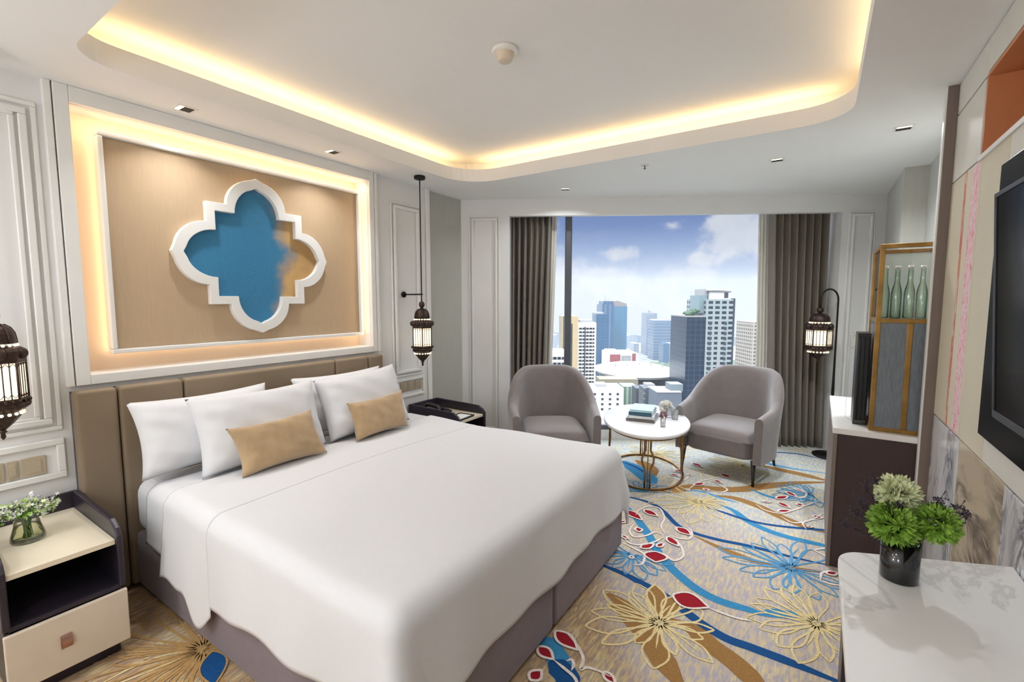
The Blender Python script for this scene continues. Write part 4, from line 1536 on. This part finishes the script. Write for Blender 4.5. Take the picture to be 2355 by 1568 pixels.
b = MB()
y0, y1 = -TW / 2, TW / 2 - .01
b.box(y0, y1, -THt / 2, THt / 2, -.022, .012, X=XTV)
b.build('casing', M['black_plastic'], tv, bevel=.004)
b = MB()
for q in ((y0, y1, THt / 2 - .012, THt / 2), (y0, y1, -THt / 2, -THt / 2 + .022), (y0, y0 + .010, -THt / 2, THt / 2), (y1 - .010, y1, -THt / 2, THt / 2)):
    b.box(q[0], q[1], q[2], q[3], .012, .018, X=XTV)
b.build('bezel', M['tv_bezel'], tv, bevel=.002)
MB().box(y0 + .01, y1 - .01, -THt / 2 + .022, THt / 2 - .012, .012, .014, X=XTV).build('screen', M['tv_black'], tv)
MB().box(-.15, .15, -.12, .12, -.040, -.022, X=XTV).build('wall_mount', M['black_metal'], tv)

dk = thing('desk', 'white marble desk with a rounded corner and dark legs under the television', 'desk', (.29, .9, 0))
dpts = []
# top outline: wall side, far slanted edge with a rounded corner, room side
far_l, far_r = (.081, 1.69), (.494, 1.83)
dpts = [(.494, -.3), (.494, 1.825)]
r = .085
c0 = Vector((.081, 1.655, 0)); cc = Vector((.081 + r, 1.655 - r + .03, 0))
for k in range(11):
    a = radians(108) + radians(72) * k / 10
    dpts.append((cc.x + r * cos(a), cc.y + r * sin(a)))
dpts.append((.081, -.3))
MB().prism(dpts, .722, .75, lambda a, c_, z: (a, c_, z)).build('desk_top', M['desk_stone'], dk, True, bevel=.005, seg=3)
MB().box(.115, .49, -.28, 1.56, .655, .720).build('apron', M['espresso'], dk, True, bevel=.003)
MB().box(.092, .135, 1.40, 1.50, 0, .720).build('leg', M['dark_leather'], dk, True, bevel=.003)
MB().box(.44, .485, 1.48, 1.55, 0, .720).build('leg', M['dark_leather'], dk, True, bevel=.003)
MB().box(.092, .135, -.25, -.18, 0, .720).build('leg', M['dark_leather'], dk, True, bevel=.003)
MB().box(.44, .485, -.25, -.18, 0, .720).build('leg', M['dark_leather'], dk, True, bevel=.003)

vb = thing('flower_pot', 'black cylindrical pot holding green hydrangeas on the marble desk', 'pot', (.214, 1.575, .7505))
MB().lathe([(0, 0), (.041, 0), (.0425, .003), (.0425, .108), (.040, .108), (.039, .02), (0, .02)], n=40, caps=False).build('pot_body', M['black_gloss'], vb)
rnd = random.Random(21)
for nm_, lab, off, R, m_, n_ in (('hydrangea', 'lime green hydrangea head hanging over the front of the black pot', (-.022, -.020, .152), .056, 'bloom_green', 150),
                             ('hydrangea', 'lime green hydrangea head leaning towards the media wall from the black pot', (.068, .012, .165), .052, 'bloom_green', 140),
                             ('hydrangea', 'pale cream hydrangea head at the top of the black pot arrangement', (-.010, .045, .215), .052, 'bloom_cream', 130)):
    t = thing(nm_, lab, 'flower', (.214, 1.575, .7705), 0, 'hydrangeas in the black pot')
    b = MB(); bloom(b, (off[0], off[1], off[2] - .02), R, rnd, int(n_ * 1.5), .36, .65, -.8)
    b.build('flower_head', M[m_], t)
    MB().tube(catmull([(off[0] * .1, off[1] * .1, .003), (off[0] * .4, off[1] * .4, .07), (off[0], off[1], off[2] - .03)], 5), .004, 8).build('stem', M['stem'], t)


def twig(label, ends, seed):
    rnd = random.Random(seed)
    t = thing('twig_sprig', label, 'twig', (.214, 1.575, .7705), 0, 'dark twigs in the black pot')
    st, bd = MB(), MB()
    for e in ends:
        e = Vector(e)
        P = catmull([(e.x * .08, e.y * .08, .004), (e.x * .3, e.y * .3, e.z * .55), tuple(e * .8 + Vector((0, 0, .012))), tuple(e)], 6)
        st.tube(P, .0012, 5)
        for k in range(len(P) // 2, len(P)):
            for q in range(3):
                d = Vector((rnd.gauss(0, 1), rnd.gauss(0, 1), rnd.gauss(.3, .8))).normalized()
                p2 = P[k] + d * rnd.uniform(.008, .022)
                st.tube([P[k], p2], .0007, 4)
                bd.ell(p2, (.0022, .0022, .0026), 6, 5)
                bd.ell(P[k] + (p2 - P[k]) * .6 + Vector((.001, .002, .001)), .0018, 6, 4)
    st.build('stems', M['twig'], t)
    bd.build('buds', M['twig'], t)


twig('dark budded twigs reaching low towards the aisle from the black pot', [(-.135, -.045, .115), (-.11, -.03, .15), (-.10, .0, .175)], 1)
twig('dark budded twigs rising beside the cream hydrangea', [(-.085, .02, .215), (-.06, .05, .235), (-.035, -.015, .185), (-.01, -.02, .190)], 2)
twig('dark budded twigs pointing at the stone wall from the black pot', [(.115, .02, .205), (.135, .03, .185), (.075, .02, .215)], 3)

# ================================================================== CEILING FITTINGS
sm = thing('smoke_detector', 'round cream smoke detector in the middle of the ceiling tray', 'smoke detector', (-1.335, 1.955, TRAY))
MB().lathe([(0, -.022), (.058, -.022), (.064, -.016), (.064, 0), (0, 0)], n=36, caps=False).build('base', M['white_top'], sm)
MB().lathe([(0, -.06), (.028, -.06), (.036, -.054), (.044, -.03), (.046, -.022)], n=36, caps=False).build('sensor_dome', M['cream_leather'], sm)
DLS = [(-2.828, 1.162, 'square recessed downlight over the near end of the headboard', .0), (-2.80, 2.031, 'square recessed downlight over the far end of the headboard', .0),
       (-1.971, 3.853, 'small recessed downlight by the window over the nearer armchair', TH), (-.305, 3.904, 'recessed downlight over the far armchair', 0), (.36, 3.60, 'recessed downlight over the minibar', 0)]
for x, y, lb, rz in DLS:
    t = thing('downlight', lb, 'downlight', (x, y, CEIL), rz, 'recessed ceiling downlights')
    b = MB()
    k = .048
    b.box(-k, k, -k, -k + .012, -.003, .0).box(-k, k, k - .012, k, -.003, 0).box(-k, -k + .012, -k + .012, k - .012, -.003, 0).box(k - .012, k, -k + .012, k - .012, -.003, 0)
    b.build('trim_ring', M['white_trim'], t)
    MB().box(-k + .012, k - .012, -k + .012, k - .012, -.0015, -.0003).build('recess', M['dark_hole'], t)
    MB().box(-k + .014, k - .014, -k + .014, -.014, -.003, -.0015).build('lamp_lens', M['warm_bulb'], t)
sp = thing('sprinkler', 'small white fire sprinkler in the ceiling between tray and window', 'sprinkler', (-1.132, 3.499, CEIL))
MB().lathe([(0, -.004), (.03, -.004), (.03, 0), (0, 0)], n=24, caps=False).build('escutcheon', M['white_top'], sp)
MB().lathe([(0, -.03), (.010, -.03), (.010, -.027), (.004, -.025), (.004, -.004)], n=16, caps=False).build('nozzle', M['frame_grey'], sp)

# ================================================================== THE CITY OUTSIDE
FH = Vector((-sin(YAW), cos(YAW), 0))
GZ = -118.


def cpt(px, D):
    """place seen at picture column px, D metres ahead (horizon row)"""
    l = (px - IW / 2) / FPX * D / cos(PITCH) * 1.0
    return Vector((FH.x * D + RT.x * l, FH.y * D + RT.y * l, 0))


def zat(py, D):
    d = ray(IW / 2, py)
    return EYE.z + d.z * D / hypot(d.x, d.y)


def tower(name, pxl, pxr, ytop, D, depth, m_, label, cat='building', rot=0., group=None, ybot=None):
    c = cpt((pxl + pxr) / 2, D)
    wdt = (pxr - pxl) / FPX * D
    z1 = zat(ytop, D)
    z0 = GZ if ybot is None else zat(ybot, D)
    t = thing(name, label, cat, (c.x, c.y, z0), YAW + rot, group)
    wf = wdt if not rot else wdt / (cos(rot) + abs(sin(rot)) * depth / max(wdt, .01)) if False else wdt
    body = MB().box(-wf / 2, wf / 2, 0, depth, 0, z1 - z0).build('building_body', m_, t)
    return t, wf, z1 - z0


def roofbox(t, x0, x1, y0, y1, z0, z1, m_, name='roof_block'):
    return MB().box(x0, x1, y0, y1, z0, z1).build(name, m_, t)


conc = mat('pale concrete', (132, 132, 132), .8, var=.06, scale=.05)
cream_c = mat('cream render', (160, 142, 106), .8, var=.05, scale=.05)
white_c = mat('white render', (186, 185, 182), .8, var=.03, scale=.05)
dark_w = mat('dark window band', (52, 56, 62), .3, var=.2, scale=.4)
# white banded block
D = 300.
t, wd, hh = tower('apartment_tower', 1329, 1371, 742, D, 26, white_c, 'white tower striped with dark window bands beside the blue glass tower')
fh = (905 - 752) / 18.5 / FPX * D
for k in range(19):
    z = hh - 3.2 - k * fh
    MB().box(-wd / 2 + .3, wd / 2 - 1.2, -.25, .02, z - 1.1, z).build('window_band', facade('band glass %d' % k, (205, 203, 198), (58, 60, 66), 2.2, 50, .72, 1.) if k == 0 else bpy.data.materials['band glass 0'], t)
MB().box(-wd / 2 + 4.2, -wd / 2 + 4.9, -.35, .02, 5, hh - 2.5).build('shaft_line', dark_w, t)
roofbox(t, -wd / 2 + 2, wd / 2 - 2, 4, 20, hh, hh + 1.5, conc)
t2, wd2, hh2 = tower('stair_tower', 1317, 1329, 727, D, 26, cream_c, 'cream windowless tower attached to the striped white tower')
MB().box(-wd2 / 2 - 1.6, -wd2 / 2, 2, 24, 0, hh2 - 5).build('dark_bay', dark_w, t2)  # plain dark strip down the left side of the cream tower
tower('apartment_tower', 1291, 1301, 727, 420, 22, facade('cream bands', (222, 206, 172), (104, 96, 88), 4.2, 400, .4, 1.), 'slim cream tower just left of the window bar')
t, wd, hh = tower('apartment_block', 1246, 1306, 812, 235, 24, white_c, 'low white block with dark window strips at the foot of the window bar')
for k in range(8):
    MB().box(-wd / 2 + .2, wd / 2 - .2, -.2, .02, hh - 3.2 - k * 2.9, hh - 1.9 - k * 2.9).build('window_strip', bpy.data.materials['band glass 0'], t)
# blue glass towers
bg1 = facade('blue curtain wall', (92, 126, 156), (70, 112, 150), 6, 4.2, .8, .75, .15)
bg2 = facade('light blue curtain wall', (116, 158, 182), (96, 148, 182), 5, 4.2, .85, .8, .15)
t, wd, hh = tower('office_tower', 1370, 1400, 722, 610, 30, bg1, 'dark blue glass tower wing next to the striped white tower', ybot=895)
roofbox(t, -wd / 2, wd / 2 - 6, 6, 34, hh, hh + 2, conc)
t, wd, hh = tower('office_tower', 1384, 1411, 700, 700, 46, facade('blue ribbed glass', (132, 156, 178), (84, 124, 160), 7, 300, .72, 1., .2), 'tall blue glass tower with a stepped crown and masts')
roofbox(t, -wd / 2 + 2, wd / 2, 4, 40, hh, hh + 5, bg1, 'crown')
MB().tube([(-3, 10, hh), (-3, 10, hh + 22)], .5, 6).build('mast', conc, t)
MB().tube([(-wd / 2 + 1, 6, hh), (-wd / 2 - 3, 6, hh + 9)], .4, 6).build('mast', conc, t)
t, wd, hh = tower('office_tower', 1411, 1441, 704, 765, 46, bg2, 'turquoise glass tower with a slanted dark crown')
b = MB().prism([(-wd / 2, 0), (wd / 2, 0), (wd / 2, 4), (-wd / 2 + 6, 9), (-wd / 2, 8)], 4, 40, lambda a, c_, y: (a, y, hh + c_))
b.build('crown', mat('bronze crown', (104, 92, 92), .6), t)
MB().tube([(2, 10, hh), (2, 10, hh + 16)], .4, 6).build('mast', conc, t)
# hazy middle towers
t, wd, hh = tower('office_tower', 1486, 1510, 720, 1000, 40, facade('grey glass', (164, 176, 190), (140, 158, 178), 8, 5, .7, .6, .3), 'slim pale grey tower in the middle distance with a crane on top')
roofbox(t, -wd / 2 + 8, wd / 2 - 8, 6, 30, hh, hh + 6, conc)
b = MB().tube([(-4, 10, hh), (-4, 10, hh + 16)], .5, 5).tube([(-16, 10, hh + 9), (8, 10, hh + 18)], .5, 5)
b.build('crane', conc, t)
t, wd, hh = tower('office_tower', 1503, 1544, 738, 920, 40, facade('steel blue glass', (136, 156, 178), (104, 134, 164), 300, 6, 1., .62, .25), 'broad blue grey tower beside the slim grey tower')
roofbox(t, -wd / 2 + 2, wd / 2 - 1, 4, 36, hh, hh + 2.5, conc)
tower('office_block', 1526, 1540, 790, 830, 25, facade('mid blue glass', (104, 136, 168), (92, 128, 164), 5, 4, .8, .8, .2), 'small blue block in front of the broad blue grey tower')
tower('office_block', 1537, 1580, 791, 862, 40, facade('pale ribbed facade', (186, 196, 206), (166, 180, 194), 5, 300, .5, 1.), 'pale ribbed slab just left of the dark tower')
# dark tower with roof garden
dk1 = facade('dark slate grid', (74, 90, 110), (50, 64, 82), 3.6, 3.3, .78, .78, .3)
lt1 = facade('balcony grid', (206, 214, 214), (64, 80, 88), 4.4, 3.3, .66, .55, .3)
D = 300.
t, wd, hh = tower('residential_tower', 1578, 1622, 729, D, 30, dk1, 'dark slate lower wing of the tower with a roof garden')
MB().box(-wd / 2 - .2, wd / 2, -.3, 30, hh, hh + .9).build('parapet', conc, t)
b = MB()
for k in range(40):
    a = random.uniform(-wd / 2 + .5, wd / 2 - 4)
    b.ell((a, random.uniform(1, 8), hh + 1.6 + random.random() * (1.2 if a < -2 else 3.0)), random.uniform(.7, 1.5), 8, 6)
b.build('roof_garden', mat('dark shrub', (58, 82, 62), .9, var=.3, scale=.8), t)
t, wd, hh = tower('residential_tower', 1622, 1684, 688, D, 34, lt1, 'tall tower of pale balcony floors under a flat white roof canopy')
MB().box(wd / 2 - .3, wd / 2 + .9, -.2, 34, 0, hh + .5).build('side_fin', mat('black fin', (40, 46, 56), .5), t)
MB().box(-.9, .5, -.25, .1, 0, hh - 14).build('pale_pier', conc, t)
for k in range(24):
    z = hh - 16.5 - k * 3.3
    for x in (-wd / 2 + 2.0, wd / 2 - 5.6):
        MB().box(x, x + 1.7, -.22, .05, z, z + 1.9).build('dark_balcony', dark_w, t)
MB().box(-wd / 2 + 3.0, wd / 2 - .5, 3, 22, hh, hh + 5.2).build('penthouse', white_c, t)
MB().box(wd / 2 - 5.0, wd / 2 - 2.4, 2.8, 3.1, hh + .8, hh + 4.4).build('penthouse_opening', dark_w, t)
MB().box(-wd / 2 + 1.5, wd / 2 - .2, 1.5, 24, hh + 5.6, hh + 6.5).build('roof_canopy', white_c, t)
MB().box(-wd / 2 - 3.2, -wd / 2 + 1.8, 4, 20, hh - 9, hh + 2.6).build('stair_core', mat('grey green glass', (104, 122, 126), .3), t)
MB().box(-wd / 2 - 1.0, -wd / 2 + 2.6, 5, 18, hh + 2.6, hh + 6.6).build('plant_room', conc, t)
# right and far ones
tower('apartment_tower', 1729, 1775, 741, 420, 30, facade('beige grid', (226, 218, 206), (120, 116, 112), 3.6, 3.4, .58, .55, .6), 'beige gridded tower beside the far curtain')
for i, (a, c_, y, D, m_) in enumerate(((1253, 1262, 757, 1250, 1), (1262, 1282, 770, 1150, 0), (1276, 1292, 764, 1235, 2), (1440, 1449, 772, 1150, 0), (1447, 1459, 770, 1250, 2), (1458, 1470, 790, 1050, 0), (1467, 1476, 771, 1300, 1), (1474, 1490, 776, 1350, 2),
                                       (1544, 1551, 776, 1250, 1), (1688, 1706, 775, 1150, 2), (1705, 1727, 771, 1250, 0), (1716, 1729, 795, 1050, 1), (1694, 1712, 800, 950, 3), (1576, 1590, 790, 1200, 0))):
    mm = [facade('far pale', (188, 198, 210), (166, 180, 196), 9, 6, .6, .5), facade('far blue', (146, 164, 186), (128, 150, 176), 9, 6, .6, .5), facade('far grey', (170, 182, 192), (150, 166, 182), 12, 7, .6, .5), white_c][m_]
    lab = ['narrow blue tower at the edge of the near curtain', 'pale white slab left of the cream tower', 'grey tower between the curtain and the cream tower', 'pale sliver of a tower right behind the turquoise tower', 'grey tower second right of the turquoise tower',
           'low pale tower over the red and white building', 'blue tower sliver left of the slim grey tower', 'far grey slab at the foot of the slim grey tower', 'far blue tower peeping over the pale ribbed slab', 'far grey tower just right of the balcony tower',
           'pale far tower left of the beige gridded tower', 'far blue block touching the beige gridded tower', 'low white building in front of the far towers on the right', 'far pale tower behind the dark slate wing'][i]
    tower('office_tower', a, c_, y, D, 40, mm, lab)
# red and white hall, arena roof, low houses
D = 560.
t, wd, hh = tower('shopping_hall', 1399, 1466, 812, D, 40, white_c, 'white hall with two dark red wall fields below the blue towers', ybot=848)
redm = mat('dull red cladding', (116, 44, 48), .8, var=.1, scale=.1)
MB().box(-wd / 2 + 2.2, -wd / 2 + 15, -.4, .05, hh - 11, hh - 1.5).build('red_field', redm, t)
MB().box(wd / 2 - 6, wd / 2 - 1.5, -.4, .05, 1, hh - .5).build('red_field', redm, t)
MB().box(-wd / 2 + 16, wd / 2 - 7, -.3, .05, 4, hh - 3).build('window_field', facade('hall panels', (214, 214, 212), (190, 192, 194), 3.4, 4.5, .85, .85), t)
roofbox(t, -wd / 2 + 1, -wd / 2 + 14, 2, 30, hh, hh + 2.4, white_c)
MB().box(-wd / 2 + 2, wd / 2 - 2, 4, 36, GZ - zat(848, D), 0).build('plinth', conc, t)
D = 330.
ca = cpt(1495, D)
za = zat(868, D)
t = thing('arena', 'wide white oval arena roof with a dark rim below it', 'building', (ca.x, ca.y, GZ), YAW)
rw = 105 / FPX * D
b = MB()
b.grid(lambda u, v: (rw * v * cos(2 * pi * u), 40 + 42 * v * sin(2 * pi * u), za - GZ + 5.2 * (1 - v ** 2)), 48, 10, cu=True)
b.grid(lambda u, v: (rw * (1 - .06 * v) * cos(2 * pi * u), 40 + 42 * (1 - .06 * v) * sin(2 * pi * u), za - GZ - 2.0 * v), 48, 2, cu=True)
b.build('roof_shell', white_c, t)
b = MB().lathe([(rw * .86, 0), (rw * .86, 1)], n=40)
b = MB()
b.grid(lambda u, v: (rw * .84 * cos(2 * pi * u), 40 + 38 * sin(2 * pi * u), (za - GZ - 2) * v), 48, 2, cu=True)
b.build('arena_wall', facade('arena glazing', (44, 54, 66), (34, 42, 54), 6, 8, .8, .8), t)
for k in range(5):
    MB().box(-18 + k * 9.2, -17 + k * 9.2, 30 - 0, 31, za - GZ + 2, za - GZ + 6.2).build('roof_vent', conc, t)
t, wd, hh = tower('shophouse', 1361, 1437, 893, 215, 14, white_c, 'low white house with a few dark windows behind the coffee table')
for i in range(4):
    for j in range(4):
        MB().box(-wd / 2 + 1.2 + i * 3.6, -wd / 2 + 2.3 + i * 3.6, -.15, .05, hh - 3.2 - j * 2.4, hh - 2.2 - j * 2.4).build('window', dark_w, t)
roofbox(t, -wd / 2 + 3, -wd / 2 + 8, 3, 10, hh, hh + 1.4, conc)
t, wd, hh = tower('shophouse', 1436, 1470, 889, 250, 12, facade('green white ribs', (196, 208, 196), (140, 162, 148), 2.6, 30, .5, 1.), 'low pale green ribbed house right of the white house')
t, wd, hh = tower('shophouse', 1466, 1492, 893, 234, 9, mat('dark grey render', (54, 59, 66), .7), 'narrow dark grey house in the middle of the low houses')
t, wd, hh = tower('shophouse', 1484, 1520, 892, 219, 9, facade('grey dotted', (120, 126, 134), (200, 204, 208), 2.6, 2.6, .25, .3), 'grey house with pale dots beside the dark grey house')
roofbox(t, -2.0, 2.0, 2, 8, hh, hh + 1.4, conc)
t, wd, hh = tower('shophouse', 1514, 1572, 903, 200, 12, mat('slate grey render', (84, 91, 100), .7, var=.05, scale=.1), 'wide plain slate grey house behind the white flowers')
roofbox(t, 1.5, 7, 3, 10, hh, hh + 3.2, mat('grey green plant room', (100, 108, 112), .7))
roofbox(t, -wd / 2, wd / 2, -.2, 14, hh, hh + .35, conc, 'parapet')
t, wd, hh = tower('shophouse', 1380, 1470, 872, 268, 12, mat('brown grey roofs', (112, 104, 88), .8), 'brown grey house tops behind the low white house')
# ground, trees
g = MB().add([tuple(cpt(900, 60).xy) + (GZ,), tuple(cpt(2100, 60).xy) + (GZ,), tuple(cpt(2100, 1500).xy) + (GZ,), tuple(cpt(900, 1500).xy) + (GZ,)], [(0, 1, 2, 3)])
go = g.build('ground', facade('far streets and roofs', (196, 200, 198), (150, 160, 156), 23, 19, .6, .6, .9))
go['kind'] = 'structure'


def trees(px0, px1, D0, D1, n_, hmax, label, seed):
    rnd = random.Random(seed)
    b = MB()
    for k in range(n_):
        D = rnd.uniform(D0, D1)
        p = cpt(rnd.uniform(px0, px1), D)
        r = rnd.uniform(4, hmax)
        b.ell((p.x, p.y, GZ + r * .9), (r * 1.2, r * 1.2, r), 8, 6)
    o = b.build('treeline', mat('distant tree green', (58, 78, 56), .9, var=.3, scale=.08))
    o['kind'] = 'stuff'
    o['label'] = label
    o['category'] = 'trees'


trees(1500, 1582, 640, 790, 130, 9, 'band of green tree tops between the arena and the pale slab', 1)
trees(1685, 1732, 640, 820, 90, 9, 'dark green tree tops right of the balcony tower', 2)
trees(1395, 1420, 490, 535, 14, 8, 'small green tree clump below the red and white hall', 3)

# thin summer haze over the city
hm = bpy.data.materials.new('city haze')
hm.use_nodes = True
hm.node_tree.nodes.clear()
t = NT(hm.node_tree)
ho = t.n('ShaderNodeOutputMaterial')
hv = t.n('ShaderNodeVolumeScatter')
hv.inputs['Color'].default_value = (.97, .98, 1, 1)
hv.inputs['Density'].default_value = .0002
hv.inputs['Anisotropy'].default_value = .2
t.link(hv.outputs[0], ho.inputs['Volume'])
hz0, hz1 = GZ - 2, 70
hq = [cpt(400, 150), cpt(2500, 150), cpt(2500, 1600), cpt(400, 1600)]
hb_ = MB().add([(p.x, p.y, hz0) for p in hq] + [(p.x, p.y, hz1) for p in hq], [(3, 2, 1, 0), (4, 5, 6, 7), (0, 1, 5, 4), (1, 2, 6, 5), (2, 3, 7, 6), (3, 0, 4, 7)])
hb_ = hb_.build('haze', hm)
hb_['kind'] = 'stuff'
hb_['label'] = 'thin pale haze lying over the distant city'
hb_['category'] = 'haze'

# ================================================================== SKY AND LIGHT
wld = bpy.data.worlds.new('sky')
sc.world = wld
wld.use_nodes = True
nt = wld.node_tree
nt.nodes.clear()
t = NT(nt)
out = t.n('ShaderNodeOutputWorld')
bg = t.n('ShaderNodeBackground')
tc = t.n('ShaderNodeTexCoord')
x = t.sep(tc.outputs['Generated'])
el_ = t.m('ARCSINE', x[2])
az = t.m('ARCTAN2', x[0], x[1])
grad = t.ramp(t.smooth(el_, -.06, .30), [(0., rgb(202, 208, 220)), (.16, rgb(190, 200, 220)), (.40, rgb(138, 164, 206)), (.62, rgb(92, 124, 184)), (.78, rgb(84, 116, 178)), (.92, rgb(150, 172, 212)), (1., rgb(222, 226, 234))])
n1 = t.noise(tc.outputs['Generated'], 9, 6, .6)
n2 = t.noise(tc.outputs['Generated'], 26, 5, .6)
cl = None


def dirof(px, py):
    d = ray(px, py)
    return atan2(d.x, d.y), math.asin(d.z)


for px, py, wx, wy, st in ((1720, 545, 115, 55, 1.25), (1680, 520, 70, 28, 1.0), (1545, 518, 34, 20, .75), (1418, 582, 46, 20, 1.1), (1570, 635, 85, 38, 1.15), (1390, 650, 95, 42, 1.0), (1480, 680, 170, 40, .8), (1300, 620, 60, 40, .6), (1610, 600, 60, 22, .8),
                           (1250, 520, 40, 18, .3), (1850, 640, 120, 50, 1.), (1050, 600, 140, 60, 1.)):
    a0, e0 = dirof(px, py)
    a1, _ = dirof(px + wx, py)
    _, e1 = dirof(px, py - wy)
    sa, se = abs(a1 - a0), abs(e1 - e0)
    da = t.m('DIVIDE', t.m('SUBTRACT', az, a0), sa)
    de = t.m('DIVIDE', t.m('SUBTRACT', el_, e0), se)
    r2 = t.m('SQRT', t.m('ADD', t.m('MULTIPLY', da, da), t.m('MULTIPLY', de, de)))
    v = t.m('MULTIPLY', t.m('SUBTRACT', 1.15, r2), st)
    v = t.m('MAXIMUM', v, -1.)
    cl = v if cl is None else t.m('MAXIMUM', cl, v)
cn = t.m('ADD', t.m('MULTIPLY', t.m('SUBTRACT', n1, .5), 2.2), t.m('MULTIPLY', t.m('SUBTRACT', n2, .5), 1.6))
cm_ = t.smooth(t.m('ADD', cl, cn), -.05, .75)
ccol = t.mix(n2, rgb(188, 193, 208), rgb(226, 227, 232))
t.link(t.mix(t.m('MULTIPLY', cm_, .92), grad, ccol), bg.inputs[0])
# upper dome boosted out of view to add daylight to the room
t.link(t.m('ADD', .8, t.m('MULTIPLY', t.smooth(el_, .28, .75), 9.)), bg.inputs[1])
t.link(bg.outputs[0], out.inputs[0])


def area(name, loc, size, energy, color, rot=(0, 0, 0), sy=None, spread=pi):
    l = ld.new(name, 'AREA')
    l.energy = energy
    l.color = color
    l.shape = 'RECTANGLE'
    l.size = size
    l.size_y = sy or size
    l.spread = spread
    o = bpy.data.objects.new(name, l)
    COL.objects.link(o)
    o.location = loc
    o.rotation_euler = rot
    return o


def aim(o, d, y):
    """turn a strip lamp: light along d, long side along y"""
    z = -Vector(d).normalized()
    y = Vector(y)
    y = (y - z * z.dot(y)).normalized()
    x = y.cross(z)
    o.rotation_euler = Matrix(((x.x, y.x, z.x), (x.y, y.y, z.y), (x.z, y.z, z.z))).to_euler()


WARM = (1, .68, .33)
# led strips on the cove shelf, facing up
CE = 2.6
UPR = (pi, 0, 0)
LX, LY = TX1 - TX0, TY1 - TY0
area('cove_led', (TX0 - .10, cy, 2.60), .03, CE * LY / 2.6, WARM, UPR, LY - .2)
area('cove_led', (TX1 + .10, cy, 2.60), .03, CE * LY / 2.6, WARM, UPR, LY - .2)
area('cove_led', (cx, TY1 + .10, 2.60), LX - .2, CE * LX / 2.6, WARM, UPR, .03)
area('cove_led', (cx, TY0 - .10, 2.60), LX - .2, CE * LX / 2.6, WARM, UPR, .03)
# led strips inside the headboard niche, behind its front edge
NW = (1, .72, .44)
aim(area('niche_led', (XL - .02, (NY0 + NY1) / 2, NZ1 - .012), .03, 2.2, NW, (0, 0, 0), NY1 - NY0 - .06), (-.5, 0, -1), (0, 1, 0))
aim(area('niche_led', (XL - .02, NY0 + .012, (NZ0 + NZ1) / 2), .03, .3, NW, (0, 0, 0), NZ1 - NZ0 - .06), (-.5, 1, 0), (0, 0, 1))
aim(area('niche_led', (XL - .02, NY1 - .012, (NZ0 + NZ1) / 2), .03, .8, NW, (0, 0, 0), NZ1 - NZ0 - .06), (-.5, -1, 0), (0, 0, 1))
# halo strips behind the upholstered panel
for loc, ln, d, y in (((XL - .115, ay0 + .012, 1.78), 1.1, (-.6, -1, 0), (0, 0, 1)), ((XL - .115, ay1 - .012, 1.78), 1.1, (-.6, 1, 0), (0, 0, 1)), ((XL - .115, 1.64, az1 - .012), 1.55, (-.6, 0, 1), (0, 1, 0)), ((XL - .115, 1.64, az0 + .012), 1.55, (-.6, 0, -1), (0, 1, 0))):
    aim(area('panel_halo', loc, .02, .3, NW, (0, 0, 0), ln), d, y)
# recessed downlights in view
DL = (.95, .975, 1)
for i, (x, y, _, _) in enumerate(DLS):
    area('downlight_and_fill_lamp', (x, y, CEIL - .006), .06, (2.4, 2.4, 5., 10., 10.)[i], DL, (0, 0, 0), .06, radians(150 if i > 1 else 110))
for x, y in ((-2.2, -.4), (-1.0, -.5), (-2.2, -1.3)):  # unseen fill lamps added behind the camera for even room light
    area('downlight_and_fill_lamp', (x, y, CEIL - .006), .10, 5., DL, (0, 0, 0), .10, radians(165))
# bare fill lamps added behind the camera to lift walls and ceiling
for x, y, z, e in ((-2.3, -1.1, 1.8, 22.), (-.6, -1.2, 1.8, 19.)):
    l = ld.new('added rear fill', 'POINT')
    l.energy = e
    l.color = DL
    l.shadow_soft_size = .18
    o = bpy.data.objects.new('rear_fill_lamp', l)
    COL.objects.link(o)
    o.location = (x, y, z)
s = ld.new('sun', 'SUN')
s.energy = 1.6
s.angle = radians(1.5)
s.color = (1, .97, .92)
so = bpy.data.objects.new('sun', s)
COL.objects.link(so)
so.rotation_euler = Vector((-.15, 1, -.85)).to_track_quat('-Z', 'Y').to_euler()
so.location = (0, -20, 40)
